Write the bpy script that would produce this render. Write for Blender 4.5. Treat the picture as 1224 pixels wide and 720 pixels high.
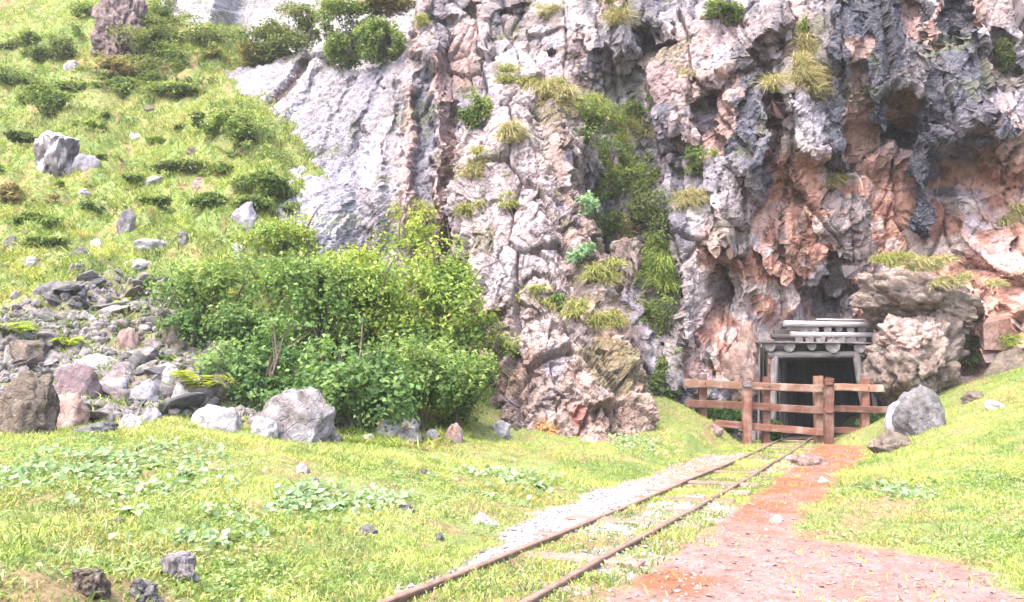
import bpy, bmesh, math, random
import numpy as np
from mathutils import Vector, Matrix

for o in list(bpy.data.objects):
    bpy.data.objects.remove(o)
scene = bpy.context.scene
COL = scene.collection
rnd = random.Random(7)
rng = np.random.default_rng(11)
rad = math.radians

# ------------------------------------------------------------------ camera
FPX, CAM_H, PITCH = 950.0, 1.12, rad(6.84)
cam_data = bpy.data.cameras.new('camera')
cam = bpy.data.objects.new('camera', cam_data)
COL.objects.link(cam)
cam.location = (0, 0, CAM_H)
cam.rotation_euler = (math.pi / 2 + PITCH, 0, 0)
cam_data.sensor_fit = 'HORIZONTAL'
cam_data.sensor_width = 36.0
cam_data.lens = 36.0 * FPX / 1224.0
cam_data.clip_start = 0.05
cam_data.clip_end = 500
scene.camera = cam

# ------------------------------------------------------------------ sky and sun
SUN_EL, SUN_AZ = rad(58), rad(215)      # azimuth measured clockwise from +Y; behind the camera on the left
world = bpy.data.worlds.new('World')
scene.world = world
world.use_nodes = True
wn = world.node_tree
wn.nodes.clear()
sky = wn.nodes.new('ShaderNodeTexSky')
sky.sky_type = 'NISHITA'
sky.sun_disc = False
sky.sun_elevation = SUN_EL
sky.sun_rotation = SUN_AZ
sky.dust_density = 4.0
sky.air_density = 0.8
sky.ozone_density = 0.6
bg = wn.nodes.new('ShaderNodeBackground')
bg.inputs['Strength'].default_value = 0.15
wo = wn.nodes.new('ShaderNodeOutputWorld')
wn.links.new(sky.outputs[0], bg.inputs['Color'])
wn.links.new(bg.outputs[0], wo.inputs['Surface'])
sun_data = bpy.data.lights.new('sun', 'SUN')
sun_data.energy = 0.8
sun_data.angle = rad(35)
sun_data.color = (1.0, 0.95, 0.88)
sun = bpy.data.objects.new('sun', sun_data)
COL.objects.link(sun)
sdir = Vector((math.sin(SUN_AZ) * math.cos(SUN_EL), math.cos(SUN_AZ) * math.cos(SUN_EL), math.sin(SUN_EL)))
sun.rotation_euler = (-sdir).to_track_quat('-Z', 'Y').to_euler()
scene.view_settings.view_transform = 'Standard'
scene.view_settings.look = 'None'
scene.view_settings.gamma = 1.0
scene.view_settings.use_curve_mapping = False
scene.view_settings.exposure = 2.75

# ------------------------------------------------------------------ numpy helpers
PERM = np.random.default_rng(3).permutation(4096)
PERM = np.concatenate([PERM, PERM]).astype(np.int32)
RV = np.random.default_rng(4).random(4096).astype(np.float32)


def hsh(ix, iy, iz=0, s=0):
    a = PERM[(ix + s * 131) & 4095]
    a = PERM[(a + iy) & 4095]
    return PERM[(a + iz) & 4095]


def vnoise(p, s=0):
    p = np.asarray(p)
    i = np.floor(p).astype(np.int32)
    f = (p - i).astype(np.float32)
    u = f * f * f * (f * (f * 6 - 15) + 10)
    x, y, z = i[:, 0], i[:, 1], i[:, 2]
    r = 0
    for dx in (0, 1):
        wx = u[:, 0] if dx else 1 - u[:, 0]
        for dy in (0, 1):
            wy = u[:, 1] if dy else 1 - u[:, 1]
            for dz in (0, 1):
                wz = u[:, 2] if dz else 1 - u[:, 2]
                r = r + wx * wy * wz * RV[hsh(x + dx, y + dy, z + dz, s)]
    return r * 2 - 1


def fbm(p, octv=4, gain=0.5, s=0):
    a, r, q, n = 1.0, 0, np.asarray(p, float), 0
    for k in range(octv):
        r = r + a * vnoise(q, s + k)
        n += a
        a *= gain
        q = q * 2.03 + 7.1
    return r / n * 1.6


def ridged(p, octv=4, s=0):
    a, r, q, n = 1.0, 0, np.asarray(p, float), 0
    for k in range(octv):
        r = r + a * (1 - np.abs(vnoise(q, s + k)) * 2)
        n += a
        a *= 0.5
        q = q * 2.07 + 3.3
    return r / n


def facet2(p, s=0, tilt=0.6, seeds=False):
    """cells with a random offset and a random tilted plane each; returns height (about -1..1) and edge distance"""
    i = np.floor(p).astype(np.int64)
    N = len(p)
    f1 = np.full(N, 9.0); f2 = np.full(N, 9.0)
    hv = np.zeros(N); ox = np.zeros(N); oy = np.zeros(N); hid = np.zeros(N, np.int64)
    for dx in (-1, 0, 1):
        for dy in (-1, 0, 1):
            h = hsh(i[:, 0] + dx, i[:, 1] + dy, 0, s)
            qx = i[:, 0] + dx + 0.1 + 0.8 * RV[h] - p[:, 0]
            qy = i[:, 1] + dy + 0.1 + 0.8 * RV[(h + 977) & 4095] - p[:, 1]
            d = np.sqrt(qx * qx + qy * qy)
            m = d < f1
            f2 = np.where(m, f1, np.minimum(f2, d))
            f1 = np.where(m, d, f1)
            hid = np.where(m, h, hid)
            ox = np.where(m, -qx, ox); oy = np.where(m, -qy, oy)
    if seeds:
        return np.stack([ox, oy], 1)
    r0 = RV[(hid + 311) & 4095] - 0.5
    tx = (RV[(hid + 1513) & 4095] - 0.5) * 2 * tilt
    ty = (RV[(hid + 2711) & 4095] - 0.5) * 2 * tilt
    return r0 + tx * ox + ty * oy, f2 - f1, RV[(hid + 3001) & 4095]


def facet3(p, s=0, tilt=0.6):
    i = np.floor(p).astype(np.int64)
    N = len(p)
    f1 = np.full(N, 9.0); f2 = np.full(N, 9.0)
    o = np.zeros((N, 3)); hid = np.zeros(N, np.int64)
    for dx in (-1, 0, 1):
        for dy in (-1, 0, 1):
            for dz in (-1, 0, 1):
                h = hsh(i[:, 0] + dx, i[:, 1] + dy, i[:, 2] + dz, s)
                q = np.stack([i[:, 0] + dx + 0.1 + 0.8 * RV[h], i[:, 1] + dy + 0.1 + 0.8 * RV[(h + 977) & 4095],
                              i[:, 2] + dz + 0.1 + 0.8 * RV[(h + 1999) & 4095]], 1) - p
                d = np.sqrt((q * q).sum(1))
                m = d < f1
                f2 = np.where(m, f1, np.minimum(f2, d))
                f1 = np.where(m, d, f1)
                hid = np.where(m, h, hid)
                o = np.where(m[:, None], -q, o)
    r0 = RV[(hid + 311) & 4095] - 0.5
    t = np.stack([RV[(hid + k) & 4095] - 0.5 for k in (1513, 2711, 3307)], 1) * 2 * tilt
    return r0 + (t * o).sum(1), f2 - f1, RV[(hid + 3001) & 4095]


def sstep(a, b, x):
    t = np.clip((x - a) / (b - a), 0, 1)
    return t * t * (3 - 2 * t)


class TPS:
    def __init__(self, xy, v, lam=1e-3):
        xy = np.asarray(xy, float); v = np.asarray(v, float)
        n = len(xy)
        K = self.k(xy, xy) + lam * np.eye(n)
        Pm = np.hstack([np.ones((n, 1)), xy])
        A = np.zeros((n + 3, n + 3))
        A[:n, :n] = K; A[:n, n:] = Pm; A[n:, :n] = Pm.T
        sol = np.linalg.solve(A, np.concatenate([v, np.zeros(3)]))
        self.xy, self.w, self.a = xy, sol[:n], sol[n:]

    @staticmethod
    def k(p, q):
        d2 = ((p[:, None, :] - q[None]) ** 2).sum(-1)
        return 0.5 * d2 * np.log(d2 + 1e-9)

    def __call__(self, p):
        p = np.asarray(p, float)
        out = np.empty(len(p))
        for i in range(0, len(p), 40000):
            c = p[i:i + 40000]
            out[i:i + 40000] = self.k(c, self.xy) @ self.w + self.a[0] + c @ self.a[1:]
        return out


def ray(px, py):
    x, y = (px - 612) / FPX, (360 - py) / FPX
    c, s = math.cos(PITCH), math.sin(PITCH)
    return np.array([x, c - s * y, s + c * y])


def P(px, py, Y):
    v = ray(px, py)
    v = v * (Y / v[1])
    return np.array([v[0], v[1], v[2] + CAM_H])


def G0(px, py, z=0.0):
    v = ray(px, py)
    k = (z - CAM_H) / v[2]
    return np.array([v[0] * k, v[1] * k, z])


def polydist(q, pts):
    """distance of points q (N,2) to an open polyline, with the parameter along it"""
    pts = np.asarray(pts, float)
    if len(pts) == 1:
        return np.sqrt(((q - pts[0]) ** 2).sum(1)), np.zeros(len(q))
    best = np.full(len(q), 1e9); tt = np.zeros(len(q))
    for k in range(len(pts) - 1):
        a, b = pts[k], pts[k + 1]
        ab = b - a
        t = np.clip(((q - a) @ ab) / (ab @ ab + 1e-12), 0, 1)
        d = np.sqrt(((q - a - t[:, None] * ab) ** 2).sum(1))
        m = d < best
        best = np.where(m, d, best)
        tt = np.where(m, (k + t) / (len(pts) - 1), tt)
    return best, tt


def sdpoly(q, poly):
    """signed distance to a closed polygon, negative inside"""
    poly = np.asarray(poly, float)
    d, _ = polydist(q, np.vstack([poly, poly[:1]]))
    ins = np.zeros(len(q), bool)
    n = len(poly)
    for i in range(n):
        a, b = poly[i], poly[(i + 1) % n]
        c = ((a[1] > q[:, 1]) != (b[1] > q[:, 1]))
        with np.errstate(divide='ignore', invalid='ignore'):
            xx = (b[0] - a[0]) * (q[:, 1] - a[1]) / (b[1] - a[1] + 1e-15) + a[0]
        ins ^= c & (q[:, 0] < xx)
    return np.where(ins, -d, d)


# ------------------------------------------------------------------ mesh helpers
def mesh_np(name, V, Fc, col=None, smooth=True):
    """V (n,3), Fc (m,3 or 4) -> mesh, with a point colour attribute 'Col'"""
    V = np.ascontiguousarray(V, np.float32); Fc = np.ascontiguousarray(Fc, np.int32)
    me = bpy.data.meshes.new(name)
    me.vertices.add(len(V)); me.vertices.foreach_set('co', V.ravel())
    k = Fc.shape[1]
    me.loops.add(Fc.size); me.loops.foreach_set('vertex_index', Fc.ravel())
    me.polygons.add(len(Fc))
    me.polygons.foreach_set('loop_start', np.arange(0, Fc.size, k, dtype=np.int32))
    me.polygons.foreach_set('loop_total', np.full(len(Fc), k, np.int32))
    me.update(calc_edges=True)
    me.polygons.foreach_set('use_smooth', np.full(len(Fc), smooth, bool))
    if col is not None:
        c = np.ones((len(V), 4), np.float32); c[:, :3] = np.clip(col, 0, 1)
        a = me.color_attributes.new('Col', 'FLOAT_COLOR', 'POINT')
        a.data.foreach_set('color', c.ravel())
    return me


def obj(name, me, mat=None, parent=None, loc=None, rot=None, scale=None):
    o = bpy.data.objects.new(name, me)
    COL.objects.link(o)
    if mat is not None and me is not None and not me.materials:
        me.materials.append(mat)
    if parent is not None:
        o.parent = parent
    if loc is not None:
        o.location = loc
    if rot is not None:
        o.rotation_euler = rot
    if scale is not None:
        o.scale = scale
    return o


def tag(o, label=None, cat=None, group=None, kind=None):
    if label: o['label'] = label
    if cat: o['category'] = cat
    if group: o['group'] = group
    if kind: o['kind'] = kind
    return o


def grid_faces(nr, nc):
    r, c = np.meshgrid(np.arange(nr - 1), np.arange(nc - 1), indexing='ij')
    a = (r * nc + c).ravel()
    return np.stack([a, a + 1, a + nc + 1, a + nc], 1)


def vnormals(V, nr, nc):
    g = V.reshape(nr, nc, 3)
    du = np.gradient(g, axis=1); dv = np.gradient(g, axis=0)
    n = np.cross(du, dv)
    n /= np.linalg.norm(n, axis=2, keepdims=True) + 1e-12
    return n.reshape(-1, 3)


# ------------------------------------------------------------------ materials
def nodes(name):
    m = bpy.data.materials.new(name)
    m.use_nodes = True
    nt = m.node_tree
    nt.nodes.clear()
    return m, nt, nt.nodes, nt.links


def mix_rgb(nt, mode, fac, a, b):
    n = nt.nodes.new('ShaderNodeMix')
    n.data_type = 'RGBA'; n.blend_type = mode
    for idx, v in ((0, fac), (6, a), (7, b)):
        if hasattr(v, 'links'):
            nt.links.new(v, n.inputs[idx])
        else:
            n.inputs[idx].default_value = v if idx == 0 else (*v, 1)
    return n.outputs[2]


def ramp(nt, src, stops):
    r = nt.nodes.new('ShaderNodeValToRGB')
    e = r.color_ramp.elements
    while len(e) < len(stops):
        e.new(0.5)
    for k, (p, c) in enumerate(stops):
        e[k].position = p
        e[k].color = (*c, 1) if hasattr(c, '__len__') else (c, c, c, 1)
    nt.links.new(src, r.inputs[0])
    return r.outputs[0]


def noise(nt, scale, detail=4, rough=0.6, coord=None, dist=0.0):
    n = nt.nodes.new('ShaderNodeTexNoise')
    n.inputs['Scale'].default_value = scale
    n.inputs['Detail'].default_value = detail
    n.inputs['Roughness'].default_value = rough
    n.inputs['Distortion'].default_value = dist
    if coord is not None:
        nt.links.new(coord, n.inputs['Vector'])
    return n.outputs[0]


def rock_mat(name, base=None, tint2=None, scale=1.0, bump=0.6, speck=0.5, obj_rand=0.0, moss=0.0, cap=(0.13, 0.15, 0.035)):
    """limestone: base colour from the 'Col' attribute or given, mottled, with dark lichen specks and fine relief"""
    m, nt, N, L = nodes(name)
    tc = N.new('ShaderNodeTexCoord')
    geo = N.new('ShaderNodeNewGeometry')
    co = geo.outputs['Position'] if base is None else tc.outputs['Object']
    if base is None:
        a = N.new('ShaderNodeAttribute'); a.attribute_name = 'Col'
        c = a.outputs['Color']
    else:
        n0 = noise(nt, 2.2 * scale, 5, 0.6, co, 0.6)
        c = ramp(nt, n0, [(0.35, base), (0.65, tint2 or base)])
    n1 = noise(nt, 5.5 * scale, 6, 0.68, co, 0.5)
    c = mix_rgb(nt, 'MULTIPLY', 1.0, c, ramp(nt, n1, [(0.30, 0.38), (0.47, 0.92), (0.70, 1.3)]))
    n2 = noise(nt, 17 * scale, 4, 0.7, co, 0.8)
    c = mix_rgb(nt, 'MIX', ramp(nt, n2, [(0.30, speck), (0.42, 0.0)]), c, (0.055, 0.045, 0.05))
    n3 = noise(nt, 26 * scale, 3, 0.6, co)
    c = mix_rgb(nt, 'MIX', ramp(nt, n3, [(0.58, 0.0), (0.72, 0.45)]), c, (0.62, 0.59, 0.6))
    if moss:  # green caps are moss; a pale cap paints lit upper faces
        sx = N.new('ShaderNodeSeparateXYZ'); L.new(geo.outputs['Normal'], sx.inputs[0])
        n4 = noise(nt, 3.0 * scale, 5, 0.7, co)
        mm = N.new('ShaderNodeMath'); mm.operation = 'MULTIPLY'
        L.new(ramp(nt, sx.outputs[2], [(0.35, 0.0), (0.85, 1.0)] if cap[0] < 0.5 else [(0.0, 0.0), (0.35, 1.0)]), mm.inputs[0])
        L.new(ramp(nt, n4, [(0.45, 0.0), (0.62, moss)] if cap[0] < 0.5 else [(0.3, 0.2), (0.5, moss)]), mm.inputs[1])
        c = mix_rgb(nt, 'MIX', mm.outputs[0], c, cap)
    if obj_rand:
        oi = N.new('ShaderNodeObjectInfo')
        c = mix_rgb(nt, 'MULTIPLY', 1.0, c, ramp(nt, oi.outputs['Random'], [(0.0, 1 - obj_rand), (1.0, 1 + obj_rand)]))
    c = mix_rgb(nt, 'MULTIPLY', 1.0, c, (0.78, 0.78, 0.78) if base is None else (0.56, 0.56, 0.56))
    bs = N.new('ShaderNodeBsdfPrincipled')
    bs.inputs['Roughness'].default_value = 0.92
    bs.inputs['Specular IOR Level'].default_value = 0.2
    L.new(c, bs.inputs['Base Color'])
    b1 = N.new('ShaderNodeBump'); b1.inputs['Strength'].default_value = bump; b1.inputs['Distance'].default_value = 0.08 / scale
    L.new(noise(nt, 9 * scale, 8, 0.7, co, 0.4), b1.inputs['Height'])
    vo = N.new('ShaderNodeTexVoronoi'); vo.feature = 'DISTANCE_TO_EDGE'; vo.inputs['Scale'].default_value = 6 * scale
    nz = N.new('ShaderNodeTexNoise'); nz.inputs['Scale'].default_value = 3 * scale
    L.new(co, nz.inputs['Vector'])
    va = N.new('ShaderNodeVectorMath'); va.operation = 'MULTIPLY_ADD'
    L.new(nz.outputs['Color'], va.inputs[0]); va.inputs[1].default_value = (0.5 / scale,) * 3; L.new(co, va.inputs[2])
    L.new(va.outputs[0], vo.inputs['Vector'])
    b2 = N.new('ShaderNodeBump'); b2.inputs['Strength'].default_value = bump * 0.6; b2.inputs['Distance'].default_value = 0.06 / scale
    L.new(ramp(nt, vo.outputs['Distance'], [(0.0, 0.0), (0.08, 1.0)]), b2.inputs['Height'])
    L.new(b1.outputs[0], b2.inputs['Normal'])
    L.new(b2.outputs[0], bs.inputs['Normal'])
    out = N.new('ShaderNodeOutputMaterial')
    L.new(bs.outputs[0], out.inputs[0])
    return m


def leaf_mat(name, trans=0.45, rough=0.65):
    m, nt, N, L = nodes(name)
    a = N.new('ShaderNodeAttribute'); a.attribute_name = 'Col'
    bs = N.new('ShaderNodeBsdfPrincipled')
    bs.inputs['Roughness'].default_value = rough
    bs.inputs['Specular IOR Level'].default_value = 0.25
    L.new(a.outputs['Color'], bs.inputs['Base Color'])
    tr = N.new('ShaderNodeBsdfTranslucent')
    c2 = mix_rgb(nt, 'MULTIPLY', 1.0, a.outputs['Color'], (1.15, 1.2, 0.6))
    L.new(c2, tr.inputs['Color'])
    mx = N.new('ShaderNodeMixShader'); mx.inputs[0].default_value = trans
    L.new(bs.outputs[0], mx.inputs[1]); L.new(tr.outputs[0], mx.inputs[2])
    out = N.new('ShaderNodeOutputMaterial')
    L.new(mx.outputs[0], out.inputs[0])
    return m


def wood_mat(name, c1, c2, scale=8, worn=None, axis=0, bump=0.3):
    """weathered timber with grain along an axis of the object and worn, faded patches"""
    m, nt, N, L = nodes(name)
    tc = N.new('ShaderNodeTexCoord')
    mp = N.new('ShaderNodeMapping')
    s = [scale * 3] * 3; s[axis] = scale * 0.25
    mp.inputs['Scale'].default_value = s
    L.new(tc.outputs['Object'], mp.inputs[0])
    oi = N.new('ShaderNodeObjectInfo')
    ad = N.new('ShaderNodeVectorMath'); ad.operation = 'ADD'
    L.new(mp.outputs[0], ad.inputs[0])
    ml = N.new('ShaderNodeMath'); ml.operation = 'MULTIPLY'; ml.inputs[1].default_value = 37
    L.new(oi.outputs['Random'], ml.inputs[0]); L.new(ml.outputs[0], ad.inputs[1])
    n1 = noise(nt, 1.0, 5, 0.65, ad.outputs[0], 0.3)
    c = ramp(nt, n1, [(0.3, c1), (0.7, c2)])
    if worn:
        n2 = noise(nt, 2.6, 4, 0.6, tc.outputs['Object'], 0.4)
        c = mix_rgb(nt, 'MIX', ramp(nt, n2, [(0.5, 0.0), (0.68, 0.65)]), c, worn)
    c = mix_rgb(nt, 'MULTIPLY', 1.0, c, ramp(nt, oi.outputs['Random'], [(0, 0.50), (1, 0.78)]))
    bs = N.new('ShaderNodeBsdfPrincipled'); bs.inputs['Roughness'].default_value = 0.85
    bs.inputs['Specular IOR Level'].default_value = 0.2
    L.new(c, bs.inputs['Base Color'])
    b = N.new('ShaderNodeBump'); b.inputs['Strength'].default_value = bump; b.inputs['Distance'].default_value = 0.02
    L.new(n1, b.inputs['Height']); L.new(b.outputs[0], bs.inputs['Normal'])
    out = N.new('ShaderNodeOutputMaterial'); L.new(bs.outputs[0], out.inputs[0])
    return m


def ground_mat(name):
    m, nt, N, L = nodes(name)
    geo = N.new('ShaderNodeNewGeometry')
    co = geo.outputs['Position']
    a = N.new('ShaderNodeAttribute'); a.attribute_name = 'Col'
    c = a.outputs['Color']
    n1 = noise(nt, 9, 6, 0.7, co)
    c = mix_rgb(nt, 'MULTIPLY', 1.0, c, ramp(nt, n1, [(0.25, 0.55), (0.5, 1.0), (0.75, 1.35)]))
    n2 = noise(nt, 48, 4, 0.7, co)
    c = mix_rgb(nt, 'MULTIPLY', 1.0, c, ramp(nt, n2, [(0.3, 0.6), (0.5, 1.0), (0.7, 1.3)]))
    bs = N.new('ShaderNodeBsdfPrincipled'); bs.inputs['Roughness'].default_value = 0.95
    bs.inputs['Specular IOR Level'].default_value = 0.15
    L.new(c, bs.inputs['Base Color'])
    b = N.new('ShaderNodeBump'); b.inputs['Strength'].default_value = 0.6; b.inputs['Distance'].default_value = 0.03
    L.new(noise(nt, 30, 6, 0.7, co), b.inputs['Height']); L.new(b.outputs[0], bs.inputs['Normal'])
    out = N.new('ShaderNodeOutputMaterial'); L.new(bs.outputs[0], out.inputs[0])
    return m


def plain_mat(name, c1, c2, scale=20, rough=0.8, metal=0.0):
    m, nt, N, L = nodes(name)
    tc = N.new('ShaderNodeTexCoord')
    c = ramp(nt, noise(nt, scale, 5, 0.65, tc.outputs['Object']), [(0.35, c1), (0.65, c2)])
    bs = N.new('ShaderNodeBsdfPrincipled'); bs.inputs['Roughness'].default_value = rough
    bs.inputs['Metallic'].default_value = metal
    L.new(c, bs.inputs['Base Color'])
    b = N.new('ShaderNodeBump'); b.inputs['Strength'].default_value = 0.3; b.inputs['Distance'].default_value = 0.01
    L.new(noise(nt, scale * 2, 4, 0.7, tc.outputs['Object']), b.inputs['Height']); L.new(b.outputs[0], bs.inputs['Normal'])
    out = N.new('ShaderNodeOutputMaterial'); L.new(bs.outputs[0], out.inputs[0])
    return m


M_CLIFF = rock_mat('cliff_rock', bump=0.8, speck=0.45)
M_LAV = rock_mat('lavender_limestone', (0.40, 0.37, 0.43), (0.52, 0.49, 0.53), 1.4, 0.7, 0.5, 0.12)
M_PALE = rock_mat('pale_limestone', (0.52, 0.49, 0.49), (0.62, 0.58, 0.57), 1.4, 0.7, 0.45, 0.12)
M_GREY = rock_mat('grey_limestone', (0.15, 0.14, 0.15), (0.31, 0.29, 0.30), 1.4, 0.8, 0.7, 0.15, moss=0.5)
M_DARK = rock_mat('dark_limestone', (0.11, 0.095, 0.10), (0.24, 0.21, 0.21), 1.2, 0.8, 0.7, 0.1, moss=0.5)
M_BROWN = rock_mat('brown_sandstone', (0.18, 0.135, 0.11), (0.32, 0.26, 0.21), 1.2, 0.8, 0.6, 0.12, moss=0.5)
M_PINK = rock_mat('pink_sandstone', (0.34, 0.20, 0.17), (0.50, 0.38, 0.34), 1.2, 0.7, 0.4, 0.12)
M_PURPLE = rock_mat('purple_sandstone', (0.20, 0.13, 0.14), (0.34, 0.25, 0.26), 1.2, 0.7, 0.4, 0.1)
M_OUT = rock_mat('outcrop_rock', (0.23, 0.16, 0.135), (0.54, 0.44, 0.39), 1.0, 0.9, 0.6, 0.05, moss=0.4)
M_PINKL = rock_mat('pink_white_rock', (0.50, 0.33, 0.28), (0.66, 0.55, 0.52), 1.2, 0.8, 0.3)
M_PINN = rock_mat('pinnacle_rock', (0.13, 0.09, 0.09), (0.40, 0.30, 0.29), 1.0, 0.9, 0.6)
M_PURPL = rock_mat('mauve_limestone', (0.27, 0.21, 0.21), (0.44, 0.37, 0.38), 1.3, 0.7, 0.5, 0.15, moss=0.3)
M_LAVD = rock_mat('dull_limestone', (0.32, 0.275, 0.27), (0.54, 0.49, 0.48), 1.4, 0.7, 0.6, 0.2, moss=0.4)
M_LITTOP = rock_mat('lit_top_limestone', (0.12, 0.10, 0.105), (0.30, 0.27, 0.27), 1.3, 0.8, 0.6, moss=1.0, cap=(0.75, 0.70, 0.70))  # pale cap puts the light on the upper faces into the colour
M_LAVB = rock_mat('two_tone_limestone', (0.17, 0.135, 0.11), (0.56, 0.52, 0.58), 0.75, 0.7, 0.5, moss=0.3)
M_GROUND = ground_mat('soil_and_turf')
M_LEAF = leaf_mat('leaf')
M_GRASS = leaf_mat('grass_blade', 0.3, 0.6)
M_STEM = plain_mat('bark', (0.08, 0.06, 0.05), (0.16, 0.12, 0.09), 25)

# ------------------------------------------------------------------ terrain shape
def track_x(Y):
    u = np.asarray(Y, float) - 4.57
    return -0.21 + 0.485 * u - 0.0012 * u * u


COSA = math.cos(math.atan(0.475))
_gp = []
for q in [(0, 720, 3.2), (0, 600, 5.6), (0, 515, 9.4), (120, 512, 9.8), (200, 505, 10), (340, 525, 10.6), (450, 530, 11.5), (560, 528, 13),
          (640, 534, 14.3), (710, 522, 15.6), (780, 505, 17), (250, 600, 6.2), (400, 600, 6.8), (200, 700, 4.1), (330, 690, 4.6),
          (350, 640, 5.7), (550, 600, 7.8), (650, 575, 9.8), (740, 556, 12), (800, 535, 14.5), (840, 520, 16.5),
          (0, 495, 11), (0, 440, 12.5), (0, 380, 14.5), (100, 450, 12.6), (100, 420, 13.6), (200, 440, 13.4), (300, 485, 12.7),
          (100, 370, 15.5), (200, 350, 16.8), (300, 300, 18.5), (0, 300, 17.5), (0, 200, 22), (0, 100, 28), (0, 0, 37),
          (100, 200, 22.3), (100, 100, 28), (100, 0, 36), (200, 200, 22.6), (200, 100, 27.3), (200, 0, 33.5), (245, 50, 29.3),
          (262, 90, 27.3), (300, 200, 21.5), (310, 140, 24.2), (345, 220, 21), (370, 330, 18.6), (385, 300, 19.6),
          (400, 420, 17), (400, 490, 14.4), (500, 460, 16.5), (500, 515, 14), (570, 505, 15.5), (560, 400, 20),
          (420, 220, 30), (400, 120, 36), (470, 300, 25), (420, 0, 46), (300, 0, 38), (-200, 0, 38), (-200, 200, 22), (-200, 400, 13.5), (-200, 515, 9.4), (-150, 700, 3.4),
          (800, 492, 18.2), (795, 475, 19.6), (760, 480, 20.5), (1224, 440, 18), (1180, 455, 18), (1110, 505, 16), (1060, 525, 16.2), (1224, 500, 12.5),
          (1150, 505, 14), (1224, 560, 9.6), (1224, 620, 7), (1100, 555, 11.2), (1100, 610, 8), (1040, 545, 13.7), (1300, 430, 18), (1400, 560, 9),
          (1060, 500, 19), (1130, 470, 19.2)]:
    _gp.append(P(*q))
for y in np.arange(-2, 27, 2.4):
    for dd in (-0.8, 0, 0.8):
        _gp.append((float(track_x(y)) + dd / COSA, y, 0.0))
_gp += [(-12, 0, 0.9), (-6, 0, 0.4), (-3, 0, 0.15), (4, 0, 0), (9, 0, 0.2), (4, 4, 0), (16, 8, 1.0), (18, 16, 2.6), (22, 22, 4.0), (-22, 4, 2.0),
        (-30, 14, 8), (10, 24, 0.4), (4, 24, 0.8), (0, 26, 1.2), (-45, 40, 26), (-20, 46, 30), (0, 46, 16), (20, 40, 10)]
_gp = np.array(_gp, float)
_gt = TPS(_gp[:, :2], _gp[:, 2], 0.02)
PATH_POLY = np.array([G0(*q)[:2] for q in [(640, 900), (720, 715), (750, 692), (806, 655), (866, 616), (905, 588), (944, 556), (962, 540), (985, 531), (1032, 534),
                                          (1030, 545), (1008, 562), (980, 590), (938, 642), (990, 652), (1060, 655), (1120, 668), (1190, 684), (1224, 712), (1300, 900)]])
RUBBLE_POLY = [P(*q)[:2] for q in [(-150, 510, 10.5), (-150, 400, 13), (0, 378, 14.6), (80, 372, 15.3), (130, 340, 16.8), (200, 345, 17), (240, 400, 15.5), (330, 470, 13.2), (400, 520, 11.5),
                                   (300, 516, 11), (150, 506, 10.5), (0, 512, 10)]]
BARE2_POLY = np.array([G0(*q, 0.25)[:2] for q in [(40, 700), (90, 680), (150, 690), (230, 690), (240, 730), (30, 760)]])
BARE_POLY = np.array([G0(*q)[:2] for q in [(1010, 600), (1060, 590), (1110, 600), (1100, 618), (1040, 625), (1000, 640), (960, 640)]])


def zones(X, Y):
    q = np.stack([X, Y], 1)
    q3 = np.stack([X, Y, np.zeros_like(X)], 1)
    w1 = fbm(q3 * 1.3, 4, s=21); w2 = fbm(q3 * 4.1, 3, s=25)
    d = (X - track_x(Y)) * COSA
    inlen = (Y < 28)
    path = sdpoly(q, PATH_POLY) + 0.10 * w1 + 0.07 * w2
    bed = np.maximum(-(d + 0.46 + 0.60 * sstep(4.6, 9.0, Y)), d - 0.62) + 0.09 * w1 + 0.05 * w2
    bed = np.where(inlen, bed, 9) + 1.2 * sstep(15.2, 17.2, Y)
    rub = sdpoly(q, RUBBLE_POLY) + 0.5 * w1 + 0.25 * w2
    bare = np.minimum(sdpoly(q, BARE_POLY) + 0.25 * w1 + 0.2 * w2, sdpoly(q, BARE2_POLY) + 0.15 * w1 + 0.15 * w2)
    return d, path, bed, rub, bare, w1, w2


def gz(X, Y):
    X = np.asarray(X, float); Y = np.asarray(Y, float)
    q = np.stack([X, Y], 1)
    z = _gt(q)
    d, path, bed, rub, bare, w1, w2 = zones(X, Y)
    flat = np.maximum(1 - sstep(-0.05, 0.55, path), 1 - sstep(-0.02, 0.6, bed - 1.2 * sstep(15.2, 17.2, Y)))
    z = z * (1 - flat)
    q3 = np.stack([X, Y, np.zeros_like(X)], 1)
    hill = sstep(11, 17, Y) * sstep(2.0, -3.0, X)
    z += (1 - flat) * (0.045 * fbm(q3 * 2.2, 4, s=31) + 0.035 * np.abs(fbm(q3 * 5.0, 3, s=35)))
    z += hill * (0.34 * fbm(q3 * 0.45, 4, s=41) + 0.34 * np.abs(fbm(q3 * 1.1, 3, s=45)) + 0.12 * np.abs(fbm(q3 * 3.1, 2, s=47)))
    z += 0.015 * flat * fbm(q3 * 3, 4, s=51)
    z += (1 - sstep(-0.3, 0.3, rub)) * 0.16 * fbm(q3 * 1.9, 4, s=55)
    return z


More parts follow.
